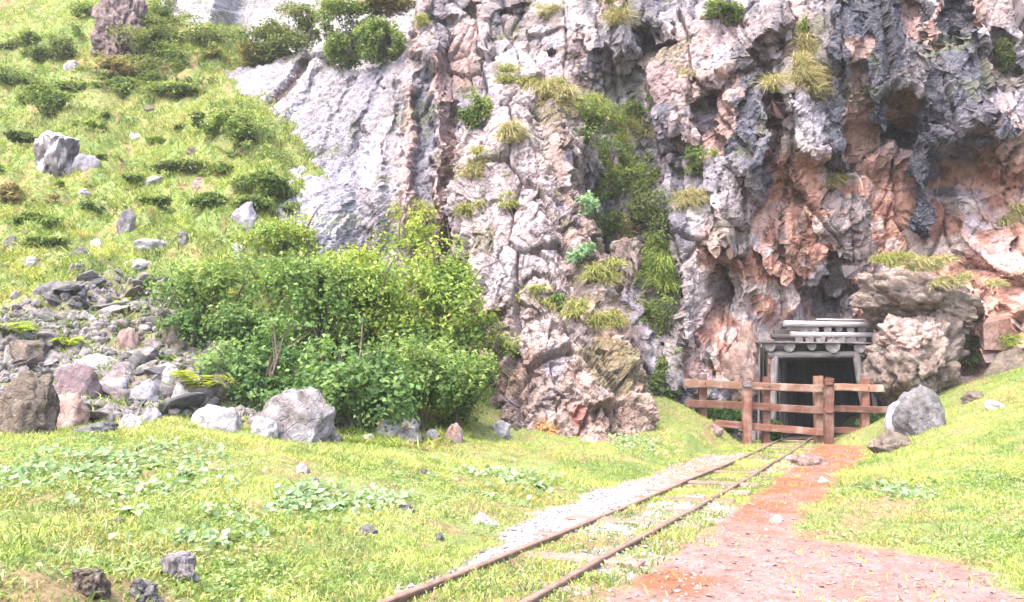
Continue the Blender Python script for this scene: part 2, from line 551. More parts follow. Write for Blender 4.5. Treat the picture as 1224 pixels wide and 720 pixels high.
# ------------------------------------------------------------------ ground mesh (fan of rows, finer towards the path)
NR, NC = 520, 470
yy = 0.2 + 50 * np.linspace(0, 1, NR) ** 1.75
yy[0] = -14
ss = np.linspace(-1.05, 0.92, NC)
GX = ((np.maximum(yy, 0)[:, None] + 3.0) * ss[None]).ravel()
GY = np.repeat(yy, NC)
gq = np.stack([GX, GY, np.zeros_like(GX)], 1)
GZ = gz(GX, GY)
d, path, bed, rub, bare, w1, w2 = zones(GX, GY)
c_grass = np.array([0.125, 0.165, 0.05]); c_grass2 = np.array([0.155, 0.175, 0.065]); c_earth = np.array([0.20, 0.13, 0.075])
n1 = fbm(gq * 0.7, 4, s=61); n2 = fbm(gq * 3.2, 4, s=65)
col = c_grass + (c_grass2 - c_grass) * sstep(-0.4, 0.5, n1)[:, None]
col = col + (c_earth - col) * (0.8 * sstep(0.35, 0.75, n2))[:, None]
c_rub = np.array([0.15, 0.12, 0.095])
col += (c_rub - col) * ((1 - sstep(-0.25, 0.2, rub)) * (0.55 + 0.45 * sstep(-0.3, 0.3, n2)))[:, None]
c_soil = np.array([0.22, 0.14, 0.09])
col += (c_soil - col) * (0.75 * (1 - sstep(-0.2, 0.1, bare)))[:, None]
# path: red earth with a pale pink gravel spread over the near half
c_red = np.array([0.30, 0.125, 0.07]); c_pinkg = np.array([0.34, 0.215, 0.20])
near = 1 - sstep(6.0, 8.4, GY + 0.9 * n1)
redblob = sstep(0.75, 0.25, np.sqrt(((GX - 0.95) / 0.7) ** 2 + ((GY - 5.2) / 0.9) ** 2) + 0.3 * n2)
gr = np.clip(near - redblob + 0.5 * sstep(0.15, 0.5, n2), 0, 1)
c_path = c_red + (c_pinkg - c_red) * (gr * (0.65 + 0.35 * sstep(-0.5, 0.2, w2)))[:, None]
c_path = c_path * 0.66
pm = 1 - sstep(-0.10, 0.12, path)
col += (c_path - col) * pm[:, None]
# track bed: pale stone chips left of the rails, earth and chips between them
c_chip = np.array([0.36, 0.31, 0.29]); c_bed = np.array([0.24, 0.16, 0.10])
far_red = sstep(8.5, 12.5, GY)
c_left = c_chip + (np.array([0.34, 0.20, 0.12]) - c_chip) * far_red[:, None]
bm_ = 1 - sstep(-0.08, 0.10, bed)
mid = sstep(-0.40, -0.30, d)
chipmid = sstep(0.1, 0.45, fbm(gq * np.array([1.1, 1.1, 1]), 3, s=71))
c_mid = c_bed + (c_chip - c_bed) * chipmid[:, None]
c_track = c_left + (c_mid - c_left) * mid[:, None]
c_track = c_track * 0.78
col += (c_track - col) * bm_[:, None]
GV = np.stack([GX, GY, GZ], 1)
GF = grid_faces(NR, NC)
fpath = path[GF].mean(1) < 0
fbed = (bed[GF].mean(1) < 0) & ~fpath


def submesh(name, mask):
    F = GF[mask]
    u, inv = np.unique(F, return_inverse=True)
    return mesh_np(name, GV[u], inv.reshape(F.shape), col[u])


ground = tag(obj('ground', submesh('ground', ~fpath & ~fbed), M_GROUND), kind='structure')
path_o = tag(obj('path', submesh('path', fpath), M_GROUND), kind='structure')
bed_o = tag(obj('track_bed', submesh('track_bed', fbed), M_GROUND), kind='structure')

def gfast(X, Y):
    """height of the built ground sheet (bilinear in its own grid)"""
    r = np.clip(np.searchsorted(yy, Y) - 1, 0, NR - 2)
    fr = np.clip((Y - yy[r]) / (yy[r + 1] - yy[r]), 0, 1)
    g = GZ.reshape(NR, NC)
    u = (X / (np.maximum(Y, 0) + 3.0) - ss[0]) / (ss[1] - ss[0])
    c = np.clip(np.floor(u).astype(int), 0, NC - 2)
    fc = np.clip(u - c, 0, 1)
    return (g[r, c] * (1 - fc) + g[r, c + 1] * fc) * (1 - fr) + (g[r + 1, c] * (1 - fc) + g[r + 1, c + 1] * fc) * fr


# ------------------------------------------------------------------ cliff
_cp = [P(*q) for q in [
    (225, 0, 31.2), (262, 80, 28.2), (318, 150, 23.6), (348, 220, 20.6), (378, 290, 19.2), (-150, 0, 50), (50, 5, 43), (120, 0, 38), (100, 200, 34), (0, 300, 34), (-200, 300, 36), (200, 300, 28), (250, 450, 23),
    (300, 0, 30), (400, 0, 28), (400, 110, 25.2), (400, 200, 23), (450, 300, 20.8), (500, 100, 24), (500, 250, 21), (520, 0, 25.5), (470, 450, 19), (380, 450, 20),
    (600, 20, 24.2), (700, 20, 23.6), (600, 250, 21.8), (700, 250, 22.0), (600, 480, 20), (700, 480, 20.2), (740, 120, 22.8), (760, 250, 22.2), (780, 380, 21.0), (790, 470, 19.8),
    (800, 0, 23.6), (830, 130, 22.3), (820, 300, 20.9), (815, 400, 20.3), (840, 480, 19.9), (900, 0, 22.2), (900, 120, 21.3), (900, 250, 21.4), (900, 350, 21.6), (890, 440, 20.9),
    (1000, 0, 21.4), (1000, 150, 21.2), (1000, 270, 21.5), (1000, 350, 21.8), (980, 420, 22.0), (980, 520, 22.0), (1100, 0, 21.1), (1100, 120, 20.9), (1100, 240, 21.2), (1110, 350, 21.2), (1110, 470, 20.8),
    (1224, 0, 20.8), (1224, 150, 20.2), (1224, 280, 20.1), (1224, 430, 19.0), (1350, 200, 19), (1350, 450, 17.5), (1350, 0, 19.5), (1600, 200, 15), (1600, 500, 14)]]
_cp = np.array(_cp)
_ct = TPS(_cp[:, [0, 2]], _cp[:, 1], 0.05)


def onc(px, py):
    """point of the smooth cliff seen at a pixel: (X, Z)"""
    Y = 22.0
    for _ in range(12):
        p = P(px, py, Y)
        Y = 0.5 * Y + 0.5 * float(_ct(np.array([[p[0], p[2]]]))[0])
    return P(px, py, Y)


cx = np.linspace(-22, 19, 860)
CR = 450
ztop = 17.5 + 9 * sstep(-5, -15, cx)
vv = np.linspace(0, 1, CR)
CX = np.tile(cx, CR)
CZ = (-0.8 + vv[:, None] * (ztop[None] + 0.8)).ravel()
cq = np.stack([CX, CZ], 1)
cq3 = np.stack([CX, CZ, np.zeros_like(CX)], 1)
CY = _ct(cq)
wx = fbm(cq3 * 0.8, 3, s=81); wz = fbm(cq3 * 0.8 + 31, 3, s=85)
wfx = fbm(cq3 * 3.0, 3, s=87); wfz = fbm(cq3 * 3.0 + 17, 3, s=88)
cqw = cq + 0.16 * np.stack([wx, wz], 1) + 0.07 * np.stack([wfx, wfz], 1)
# strokes follow the joints: pull each point towards the middle of its block, coarse blocks and fine ones
_bs = np.array([0.55, 0.85]); _bf = np.array([0.2, 0.3])
_k = (0.20 + 0.35 * sstep(-2.5, 2.5, CX))[:, None]
cqw = cqw - _k * facet2(cqw / _bs, 401, seeds=True) * _bs
cqw = cqw - 0.2 * facet2((cq + 0.05 * np.stack([wfx, wfz], 1)) / _bf, 405, seeds=True) * _bf


def stroke(pts, hw, prof=2.0):
    """soft weight around a stroke given by picture points on the cliff; hw in picture pixels"""
    W = [onc(*p) for p in pts]
    Ym = sum(w[1] for w in W) / len(W)
    h = hw * Ym / FPX
    out = np.zeros(len(cqw))
    wp = np.array([(w[0], w[2]) for w in W])
    lo, hi = wp.min(0) - h, wp.max(0) + h
    near_ = np.nonzero(((cqw > lo) & (cqw < hi)).all(1))[0]
    if len(near_):
        dd, t = polydist(cqw[near_], wp)
        out[near_] = np.clip(1 - (dd / h) ** prof, 0, 1)
    return out


def area(poly, soft):
    W = [onc(*p) for p in poly]
    Ym = sum(w[1] for w in W) / len(W)
    s = sdpoly(cqw, [(w[0], w[2]) for w in W])
    return 1 - sstep(-soft * Ym / FPX, soft * Ym / FPX, s)


# rounded columns, ribs, grooves, hollows: (points, half width, metres towards the viewer)
RELIEF = [
    ([(305, 142), (345, 95), (385, 40), (402, 16)], 10, -0.8), ([(330, 150), (370, 90), (400, 55)], 10, 0.35), ([(398, 210), (430, 150), (455, 95)], 5, -0.25),
    ([(345, 230), (400, 140), (425, 90)], 4, -0.2),
    ([(428, 150), (424, 220), (420, 300)], 9, -0.4), ([(452, 170), (447, 300)], 7, 0.3), ([(472, 100), (464, 290)], 7, -0.35), ([(488, 110), (487, 290)], 9, 0.35),
    ([(506, 95), (507, 180), (503, 270)], 14, -0.45), ([(520, 40), (524, 120), (536, 270)], 11, 0.45), ([(540, 130), (545, 290)], 10, -0.6),
    ([(500, 0), (505, 60), (520, 80)], 15, 0.6), ([(520, 20), (545, 30), (540, 55)], 8, -0.4), ([(590, 67)], 13, -0.8), ([(663, 70)], 8, -0.5),
    ([(560, 10), (620, 15)], 10, -0.5), ([(725, 10), (722, 70)], 10, 0.5), ([(690, 40), (690, 90)], 8, -0.4), ([(745, 10), (760, 60)], 10, -0.5),
    ([(775, 40), (782, 55)], 20, -1.3), ([(800, 30), (760, 60)], 8, 0.3),
    ([(850, 105), (890, 75), (935, 20)], 17, 0.7), ([(855, 125), (900, 95), (920, 60)], 6, -0.5), ([(888, 110), (890, 160), (908, 205)], 22, 0.75), ([(915, 100), (912, 200)], 9, 0.3),
    ([(935, 55), (928, 120), (927, 200)], 10, -0.9), ([(860, 130), (866, 175)], 12, -0.2), ([(880, 215), (905, 235)], 25, 0.5), ([(870, 240), (860, 290)], 16, 0.4),
    ([(1000, 0), (1010, 60), (1008, 150), (1012, 185)], 13, 0.5), ([(1045, 0), (1045, 60), (1060, 112)], 40, 0.85), ([(975, 0), (985, 60)], 14, 0.35),
    ([(960, 130), (975, 170)], 26, 0.45), ([(1024, 75), (1030, 130)], 8, -0.5), ([(1022, 70), (1024, 130)], 5, 0.25), ([(1100, 60), (1098, 105)], 17, 0.5),
    ([(1079, 160), (1090, 150)], 19, -1.7), ([(1060, 125), (1085, 130)], 12, -0.6), ([(1150, 50), (1165, 50)], 14, 0.8), ([(1140, 85), (1150, 150), (1160, 165)], 34, 0.9),
    ([(1112, 170), (1108, 215), (1112, 262)], 15, 0.75), ([(1180, 130), (1185, 180)], 13, 0.5), ([(1160, 185), (1145, 195)], 12, -0.7), ([(1090, 60), (1088, 0)], 8, -0.35),
    ([(1092, 20), (1090, 60)], 6, 0.25), ([(1122, 0), (1122, 35)], 6, 0.3), ([(1140, 0), (1142, 35)], 8, -0.5), ([(1160, 0), (1160, 30)], 8, 0.4),
    ([(1195, 60), (1205, 80)], 22, -0.7), ([(1200, 140), (1215, 180)], 25, 0.4),
    ([(866, 332), (856, 372)], 32, -1.7), ([(843, 330), (838, 375), (850, 420)], 11, 0.4), ([(820, 330), (818, 400), (812, 450)], 17, 0.6), ([(880, 310), (900, 350)], 12, 0.4),
    ([(920, 330), (905, 345)], 10, -0.9), ([(1005, 330), (1000, 370)], 26, -1.0), ([(985, 360), (1025, 345)], 5, -0.4), ([(948, 285), (985, 310)], 18, 0.55),
    ([(920, 290), (945, 330)], 12, 0.4), ([(1000, 250), (1020, 270)], 22, 0.3), ([(930, 235), (975, 235)], 14, -0.4), ([(870, 395), (890, 440)], 24, 0.5),
    ([(1170, 230), (1215, 330)], 18, 0.35), ([(1185, 330), (1215, 400)], 8, -0.6), ([(1150, 330), (1190, 395), (1224, 455)], 20, 0.9),
    ([(1040, 270), (1060, 300)], 12, -0.4), ([(705, 340), (760, 200), (740, 100)], 50, -1.5), ([(770, 300), (795, 420)], 20, -0.6), ([(800, 140), (830, 150)], 16, 0.4),
]
rel = np.zeros(len(CX))
for pts, hw, a in RELIEF:
    w = stroke(pts, hw * 1.15, 2.0)
    rel += a * (1.35 if pts[0][0] > 780 and a > 0 else 0.6 if pts[0][0] < 480 else 1.0) * (w ** 0.7 if a > 0 else w)
push = sstep(0.5, 6.0, CX)[:, None] * np.array([-0.40, 0, -0.26])
# the bushy ledge crossing the left slab: rock above it steps back
lw = [onc(*p) for p in [(240, 92), (262, 84), (312, 78), (360, 56), (392, 80), (440, 80), (492, 60)]]
lx = np.array([w[0] for w in lw]); lz = np.array([w[2] for w in lw])
lzz = np.interp(CX, lx, lz) + 0.12 * wx
inl = sstep(lx[0] - 0.5, lx[0], CX) * sstep(lx[-1] + 0.15, lx[-1] - 0.15, CX)
CY += inl * 1.6 * sstep(-0.1, 0.35, CZ - lzz)
# iron-red hollowed band in the lower right
redA = area([(835, 320), (870, 270), (905, 215), (925, 175), (1010, 190), (1035, 150), (1060, 180), (1110, 180), (1150, 200), (1300, 170), (1300, 460), (1110, 440), (835, 440)], 20)
CY += 0.45 * redA
CV = np.stack([CX, CY - rel, CZ], 1) + rel[:, None] * push
CN = -vnormals(np.stack([CX, CY - 0.35 * rel, CZ], 1), CR, 860)
CN *= np.sign(-(CN[:, 1]))[:, None] * 1.0

left = sstep(-1.2, -3.5, CX)           # weight of the smooth bedded slab on the left
# fractured blocks: bedded (slanting) on the left, upright on the right
ca, sa = math.cos(rad(57)), math.sin(rad(57))


def blocks(scale, ani, s):
    pr = cq + 0.16 * np.stack([wx, wz], 1) if scale > 0.5 else cq + 0.09 * np.stack([wfx, wfz], 1)
    a1 = np.stack([(pr[:, 0] * ca + pr[:, 1] * sa) / (scale * ani), (-pr[:, 0] * sa + pr[:, 1] * ca) / scale], 1)
    th = rad(74)
    a2 = np.stack([(pr[:, 0] * math.cos(th) + pr[:, 1] * math.sin(th)) / (scale * 2.2), (-pr[:, 0] * math.sin(th) + pr[:, 1] * math.cos(th)) / scale], 1)
    h1, e1, r1 = facet2(a1, s, 0.5)
    h2, e2, r2 = facet2(a2, s + 3, 0.95)
    return h1 * left + h2 * (1 - left), np.where(left > 0.5, e1, e2), np.where(left > 0.5, r1, r2)


rough = 0.38 + 0.75 * sstep(-0.45, 0.55, fbm(cq3 * 0.33, 3, s=91))     # some stretches broken up, others sound
tufa = np.zeros(len(CX))                                               # the dark rounded ribs are smoother
for pts, hw in [([(1045, 0), (1045, 60), (1060, 112)], 42), ([(1130, 60), (1150, 150), (1160, 165)], 36), ([(1112, 165), (1108, 215), (1112, 265)], 16), ([(1000, 0), (1010, 60), (1008, 150), (1012, 190)], 14),
                ([(888, 90), (890, 160), (908, 210)], 22), ([(850, 105), (890, 75), (935, 20)], 16)]:
    tufa = np.maximum(tufa, sstep(0, .4, stroke(pts, hw * 1.2)))
rough = rough * (1 - 0.82 * left) * (1 - 0.5 * tufa)
hA, eA, rA = blocks(2.1, 2.4, 101)
hB, eB, rB = blocks(0.95, 2.2, 111)
hC, eC, rC = blocks(0.36, 1.8, 121)
hD, eD, rD = blocks(0.13, 1.4, 131)
disp = rough * (0.30 * hA * (0.45 + 0.55 * left) + 0.25 * hB + 0.10 * hC + 0.035 * hD)
hV, eV, rV = facet2((cq + 0.14 * np.stack([wx, wz], 1) + np.array([0.22, 0]) * (CZ * 0.35)[:, None]) / np.array([1.25, 4.6]), 141, 1.0)
disp += (1 - left) * (0.42 * hV - 0.20 * np.exp(-eV / 0.03))
disp -= rough * (0.16 * np.exp(-eA / 0.04) + 0.12 * np.exp(-eB / 0.035) + 0.03 * np.exp(-eC / 0.06))
disp += rough * 0.05 * ridged(np.stack([CX * 1.5, CY * 1.5, CZ * 1.1], 1), 4, s=141) + 0.03 * fbm(cq3 * 9, 3, s=145)
sl0 = (-CX * sa + CZ * ca)
t1 = (sl0 * 1.5 + 0.35 * wx) % 1.0; t2 = (sl0 * 5.2 + 0.5 * wx + 0.3 * wfx) % 1.0
disp += left * (0.09 * (t1 - 0.5) + 0.035 * (t2 - 0.5) - 0.08 * np.exp(-t1 / 0.05))       # slanting bedding of the left slab
# keep the rock behind the mine timbers
pw = onc(978, 450)
keep = sstep(1.9, 1.2, np.abs(CX - 8.4)) * sstep(3.6, 2.9, CZ)
disp = disp * (1 - keep) - 0.25 * keep
CV = CV + CN * disp[:, None]

# colour of the rock, with the slanting groove's shade painted in
v = lambda *a: np.array(a)
LIGHT, LAVC, MIDG, DARKC = v(0.56, 0.51, 0.53), v(0.38, 0.345, 0.41), v(0.20, 0.175, 0.185), v(0.050, 0.052, 0.068)
PINKC, REDC, DRED, OCH, WHT = v(0.48, 0.31, 0.27), v(0.48, 0.20, 0.12), v(0.24, 0.10, 0.075), v(0.40, 0.27, 0.14), v(0.66, 0.61, 0.60)


def lay(c, colr, w):
    return c + (np.asarray(colr) - c) * np.clip(w, 0, 1)[:, None]


nA = fbm(np.stack([CX * 0.8, CZ * 0.5, CX * 0], 1), 4, s=151)
nB = fbm(cq3 * 2.2, 4, s=155)
nC = fbm(cq3 * 6.0, 3, s=159)
streak = fbm(np.stack([CX * 2.4 + 0.5 * wx, CZ * 0.22, CX * 0], 1), 4, s=163)      # water stains run down the face
sl = (-CX * sa + CZ * ca)
bedst = fbm(np.stack([sl * 2.6, (CX * ca + CZ * sa) * 0.25, CX * 0], 1), 4, s=167)
cc = lay(np.tile(LAVC, (len(CX), 1)), LIGHT, sstep(-0.35, 0.45, nA + 0.6 * (rB - 0.5)))
cc = lay(cc, MIDG, 0.8 * sstep(-0.05, 0.5, nB + 0.5 * (rC - 0.5)))
cc = lay(cc, PINKC, 0.55 * sstep(0.15, 0.6, fbm(cq3 * 0.6 + 9, 4, s=171)))
cc = lay(cc, MIDG, left * 0.5 * sstep(0.15, 0.55, bedst))
cc = lay(cc, LIGHT, 0.45 * left)
cc = lay(cc, LIGHT, left * 0.6 * sstep(0.0, 0.5, -bedst))
cc = lay(cc, v(0.27, 0.20, 0.18), 0.55 * sstep(-4.2, -2.5, CX) * sstep(4.5, 3.0, CX) * sstep(-0.5, 0.3, nB))
cc = lay(cc, DARKC * 1.8, (1 - left) * 0.75 * sstep(0.1, 0.5, streak))
redn = redA * sstep(-1.1, -0.1, nB * 0.6 + fbm(cq3 * 1.1 + 3, 4, s=175))
cc = lay(cc, v(0.56, 0.31, 0.235), 0.97 * redn)
cc = lay(cc, v(0.56, 0.33, 0.26), redA * 0.75 * sstep(0.0, 0.5, nC * 0.5 + nA))
cc = lay(cc, DRED, redA * 0.7 * sstep(0.2, 0.6, nB))
cc = lay(cc, WHT, redA * 0.6 * sstep(0.3, 0.55, fbm(cq3 * 1.7 + 5, 3, s=177)))
PAINT = [   # stained or differently coloured rock, darker tones in some hollows and grooves: (points, half width, colour, strength)
    ([(1045, 0), (1045, 60), (1060, 112)], 42, DARKC * 1.25, 0.9), ([(1000, 0), (1010, 60), (1008, 150), (1012, 190)], 14, DARKC * 1.5, 0.85),
    ([(975, 0), (985, 60)], 16, MIDG, 0.6), ([(1130, 60), (1150, 150), (1160, 165)], 36, DARKC * 1.7, 0.8), ([(1112, 165), (1108, 215), (1112, 265)], 16, DARKC * 1.15, 0.95),
    ([(1100, 60), (1098, 105)], 18, MIDG * 1.15, 0.8), ([(1024, 65), (1024, 140), (1040, 190)], 7, PINKC, 0.85), ([(1090, 0), (1090, 45)], 8, PINKC, 0.8),
    ([(1110, 0), (1105, 45)], 9, DARKC, 0.9), ([(1142, 0), (1140, 45)], 11, DARKC, 0.9), ([(1122, 0), (1122, 40)], 5, PINKC, 0.8), ([(1162, 0), (1160, 30)], 7, PINKC, 0.7),
    ([(1200, 60), (1215, 90)], 26, v(0.12, 0.10, 0.085), 0.8), ([(888, 90), (890, 160), (908, 210)], 22, DARKC * 1.9, 0.8), ([(850, 105), (890, 75), (935, 20)], 16, MIDG * 1.1, 0.75),
    ([(870, 110), (862, 175)], 13, PINKC * 1.15, 0.8), ([(925, 110), (928, 200)], 10, DRED, 0.7), ([(905, 195), (920, 215)], 10, DARKC * 1.3, 0.7),
    ([(880, 220), (900, 240)], 25, MIDG * 1.1, 0.7), ([(1000, 345), (1010, 365)], 26, MIDG * 1.3, 0.9), ([(1018, 240), (1025, 290)], 22, MIDG, 0.75), ([(870, 270), (892, 285)], 12, MIDG * 1.1, 0.6),
    ([(1079, 130), (1085, 120)], 14, v(0.45, 0.22, 0.12), 0.5), ([(862, 335), (860, 370)], 18, v(0.14, 0.10, 0.085), 0.6),
    ([(820, 320), (815, 400), (815, 450)], 15, v(0.42, 0.37, 0.36), 0.5), ([(506, 95), (507, 180), (503, 270)], 12, v(0.22, 0.22, 0.27), 0.75), ([(488, 110), (487, 290)], 8, PINKC * 1.1, 0.7),
    ([(524, 90), (536, 160), (530, 280)], 10, PINKC, 0.75), ([(500, 0), (500, 60)], 14, PINKC * 1.1, 0.5), ([(440, 90), (415, 160), (400, 280)], 18, v(0.30, 0.29, 0.35), 0.5),
    ([(305, 142), (345, 95), (385, 40)], 8, v(0.22, 0.15, 0.12), 0.8), ([(340, 180), (360, 230), (385, 270)], 22, LIGHT * 1.1, 0.6), ([(240, 20), (330, 10), (380, 15)], 40, LIGHT * 1.05, 0.6),  # first stroke paints reddish shade into the slanting groove
    ([(430, 230), (440, 290)], 9, v(0.20, 0.16, 0.17), 0.6), ([(590, 67)], 10, v(0.13, 0.12, 0.12), 0.6),
    ([(790, 70), (820, 110)], 25, PINKC * 0.9, 0.5), ([(775, 38)], 20, v(0.17, 0.15, 0.15), 0.6), ([(560, 40), (545, 90)], 18, PINKC, 0.45),
]
for pts, hw, c_, k in PAINT:
    w = stroke(pts, hw * 1.2, 2.0)
    cc = lay(cc, c_, min(1, k * 1.08) * sstep(0.0, 0.45, w + 0.22 * nC * (w > 0) + 0.1 * nB * (w > 0)))
cc = cc * (1 - 0.14 * sstep(5.5, 3.0, CX) * (1 - left))[:, None]
cc = cc * (1 - left[:, None] * np.array([0.26, 0.24, 0.22]))
cc = lay(cc, v(0.13, 0.14, 0.05), 0.5 * sstep(0.45, 0.7, fbm(cq3 * 1.4 + 12, 4, s=181)) * (1 - redA))
cc = lay(cc, v(0.17, 0.13, 0.12), 0.55 * np.exp(-eA / 0.03) * left + 0.3 * np.exp(-eB / 0.04) + 0.6 * (1 - left) * np.exp(-eV / 0.03))
CF = grid_faces(CR, 860)
fcx = CV[CF].mean(1)
hole = (np.abs(fcx[:, 0] - 7.97 - 0.47 * (fcx[:, 1] - 20.6)) < 1.2) & (fcx[:, 2] < 2.3)
cliff = tag(obj('cliff', mesh_np('cliff', CV, CF[~hole], cc, smooth=False), M_CLIFF), kind='structure')

# ------------------------------------------------------------------ buttress: a free-standing rib of rock in front of the wall
BK = np.array([  # picture row, left edge, right edge, depth of its front
    (570, 570, 812, 15.0), (530, 576, 797, 15.1), (480, 572, 786, 15.5), (420, 574, 764, 16.2), (380, 578, 748, 16.8), (330, 560, 738, 17.4), (280, 548, 718, 18.0),
    (230, 546, 698, 18.6), (180, 548, 690, 19.2), (130, 560, 686, 19.9), (100, 588, 676, 20.4), (84, 618, 658, 20.9)], float)
bz, bl, br, bf = [], [], [], []
for py, l, r, f in BK:
    a, b = P(l, py, f + 1.0), P(r, py, f + 1.0)
    bz.append(P(600, py, f)[2]); bl.append(a[0]); br.append(b[0]); bf.append(f)
nbr, nbc = 440, 470
tz = np.linspace(bz[0], bz[-1] + 0.05, nbr)
tt = np.linspace(-1.75, 1.75, nbc)
L_, R_, F_ = np.interp(tz, bz, bl), np.interp(tz, bz, br), np.interp(tz, bz, bf)
xc, hw_ = (L_ + R_) / 2, (R_ - L_) / 2
at = np.clip(np.abs(tt), 0, 1)
ex = np.abs(tt) - at
prof_x = np.sign(tt) * (np.sin(at * math.pi / 2) ** 0.9 * 1.0 + ex * 0.12)
prof_y = (1 - np.cos(at * math.pi / 2)) * 1.7 + ex * 7.0
BX = xc[:, None] + hw_[:, None] * prof_x[None]
BY = F_[:, None] + prof_y[None]
BZ = np.repeat(tz[:, None], nbc, 1)
BN = vnormals(np.stack([BX, BY, BZ], 2).reshape(-1, 3), nbr, nbc)
# lower knob with a grassy shelf above it, a cleft on its right and a hollow in the upper front
u = (BX - xc[:, None]) / hw_[:, None]
zs = P(660, 372, 16.0)[2]
knob = sstep(zs + 0.15, zs - 0.35, BZ) * sstep(0.95, 0.45, np.abs(u + 0.15)) * (np.abs(tt) < 1)[None]
BY = BY - 0.06 * knob
cle = np.exp(-((u - 0.42 - 0.12 * np.sin(BZ * 1.3)) / 0.13) ** 2) * (np.abs(tt) < 1)[None]
BY = BY + 0.35 * cle
cle2 = np.exp(-((u + 0.72 + 0.08 * np.sin(BZ * 0.9)) / 0.12) ** 2) * (np.abs(tt) < 1)[None]
BY = BY + 0.25 * cle2
BVt = np.stack([BX, BY, BZ], 2).reshape(-1, 3)
if BN.reshape(nbr, nbc, 3)[nbr // 2, nbc // 2, 1] > 0:
    BN = -BN
wv = np.stack([fbm(BVt * 0.9, 3, s=201), fbm(BVt * 0.9 + 13, 3, s=203), fbm(BVt * 0.9 + 29, 3, s=205)], 1)
bp = BVt + 0.09 * wv
bp2 = BVt + 0.035 * np.stack([fbm(BVt * 4, 2, s=206), fbm(BVt * 4 + 5, 2, s=207), fbm(BVt * 4 + 9, 2, s=208)], 1)
sc_ = np.array([1.0, 1.0, 0.6])
f1, e1, q1 = facet3(bp * sc_ / 1.35, 211, 0.9)
f2, e2, q2 = facet3(bp * sc_ / 0.6, 213, 0.95)
f3, e3, q3_ = facet3(bp2 * np.array([1, 1, .8]) / 0.21, 215, 0.9)
f4, e4, q4 = facet3(bp2 / 0.10, 217)
bd = 0.36 * f1 + 0.24 * f2 + 0.10 * f3 + 0.045 * f4 - 0.09 * np.exp(-e1 / 0.025) - 0.04 * np.exp(-e2 / 0.03) - 0.02 * np.exp(-e3 / 0.06) + 0.04 * ridged(BVt * 1.6, 4, s=219) + 0.03 * fbm(BVt * 8, 3, s=221)
zr0 = (BVt[:, 2] - bz[1]) / (bz[-1] - bz[1])
sound = sstep(0.22, 0.45, zr0 + 0.12 * fbm(BVt * .6, 2, s=233)) * sstep(0.75, 0.2, np.abs(((BVt[:, 0] - np.repeat(xc, nbc)) / np.repeat(hw_, nbc)) + 0.25))
bd = bd - sound * (0.17 * f2 + 0.07 * f3 + 0.02 * f4) - sound * 0.08 * np.exp(-e1 / 0.05)
topf = sstep(bz[-1] + 0.1, bz[-1] - 0.6, BVt[:, 2])
BV2 = BVt + BN * (bd * (0.4 + 0.6 * topf))[:, None]
bnA, bnB, bnC = fbm(BVt * 0.7, 4, s=223), fbm(BVt * 2.1, 4, s=225), fbm(BVt * 5.5, 3, s=227)
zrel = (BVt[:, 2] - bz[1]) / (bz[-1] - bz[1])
bc = lay(np.tile(LAVC, (len(BVt), 1)), LIGHT, sstep(-0.6, 0.1, bnA + 0.5 * (q2 - 0.5)))
bc = lay(bc, v(0.47, 0.44, 0.49), 0.6 * sound)
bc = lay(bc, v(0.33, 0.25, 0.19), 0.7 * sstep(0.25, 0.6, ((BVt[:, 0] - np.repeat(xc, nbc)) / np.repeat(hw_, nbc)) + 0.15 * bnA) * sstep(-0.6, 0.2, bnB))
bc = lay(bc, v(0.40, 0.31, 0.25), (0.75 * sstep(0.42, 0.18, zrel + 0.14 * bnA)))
bc = lay(bc, PINKC, 0.5 * sstep(0.05, 0.5, bnB) * sstep(0.7, 0.2, zrel))
bc = lay(bc, LIGHT, 0.6 * sstep(0.2, 0.5, bnC) * sstep(0.6, 0.2, zrel))
bc = lay(bc, MIDG * 0.9, 0.75 * sstep(0.12, 0.5, fbm(BVt * 1.5 + 8, 4, s=229)))
bc = lay(bc, v(0.20, 0.15, 0.125), 0.7 * sstep(0.1, 0.45, fbm(BVt * 4.5 + 4, 3, s=235) + 0.6 * (q3_ - 0.5)) * (0.45 + 0.55 * sstep(0.6, 0.3, zr0)))
bc = lay(bc, v(0.15, 0.15, 0.05), 0.65 * sstep(0.32, 0.6, fbm(BVt * 1.2 + 18, 4, s=231)))
for (px, py, r, c_, k) in [(692, 492, 13, v(0.36, 0.13, 0.12), 0.8), (648, 507, 16, v(0.48, 0.27, 0.08), 0.8), (660, 430, 22, v(0.36, 0.34, 0.42), 0.8), (600, 320, 45, v(0.50, 0.48, 0.53), 0.7),
                           (590, 450, 35, v(0.45, 0.33, 0.22), 0.6), (640, 400, 20, LIGHT, 0.6), (720, 500, 20, v(0.30, 0.22, 0.18), 0.5)]:
    p = P(px, py, 15.6 if py > 380 else 17.3)
    dd = np.sqrt((BVt[:, 0] - p[0]) ** 2 + (BVt[:, 2] - p[2]) ** 2) / (r * 15.6 / FPX)
    bc = lay(bc, c_, k * sstep(1.15, 0.5, dd + 0.45 * bnB))
bc = lay(bc, v(0.16, 0.12, 0.11), 0.6 * np.exp(-e1 / 0.035) + 0.3 * np.exp(-e2 / 0.04))
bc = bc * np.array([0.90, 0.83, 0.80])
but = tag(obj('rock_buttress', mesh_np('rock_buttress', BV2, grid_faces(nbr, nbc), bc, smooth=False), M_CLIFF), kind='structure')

bpy.context.view_layer.update()
_dg = bpy.context.evaluated_depsgraph_get()
CAMV = Vector((0, 0, CAM_H))


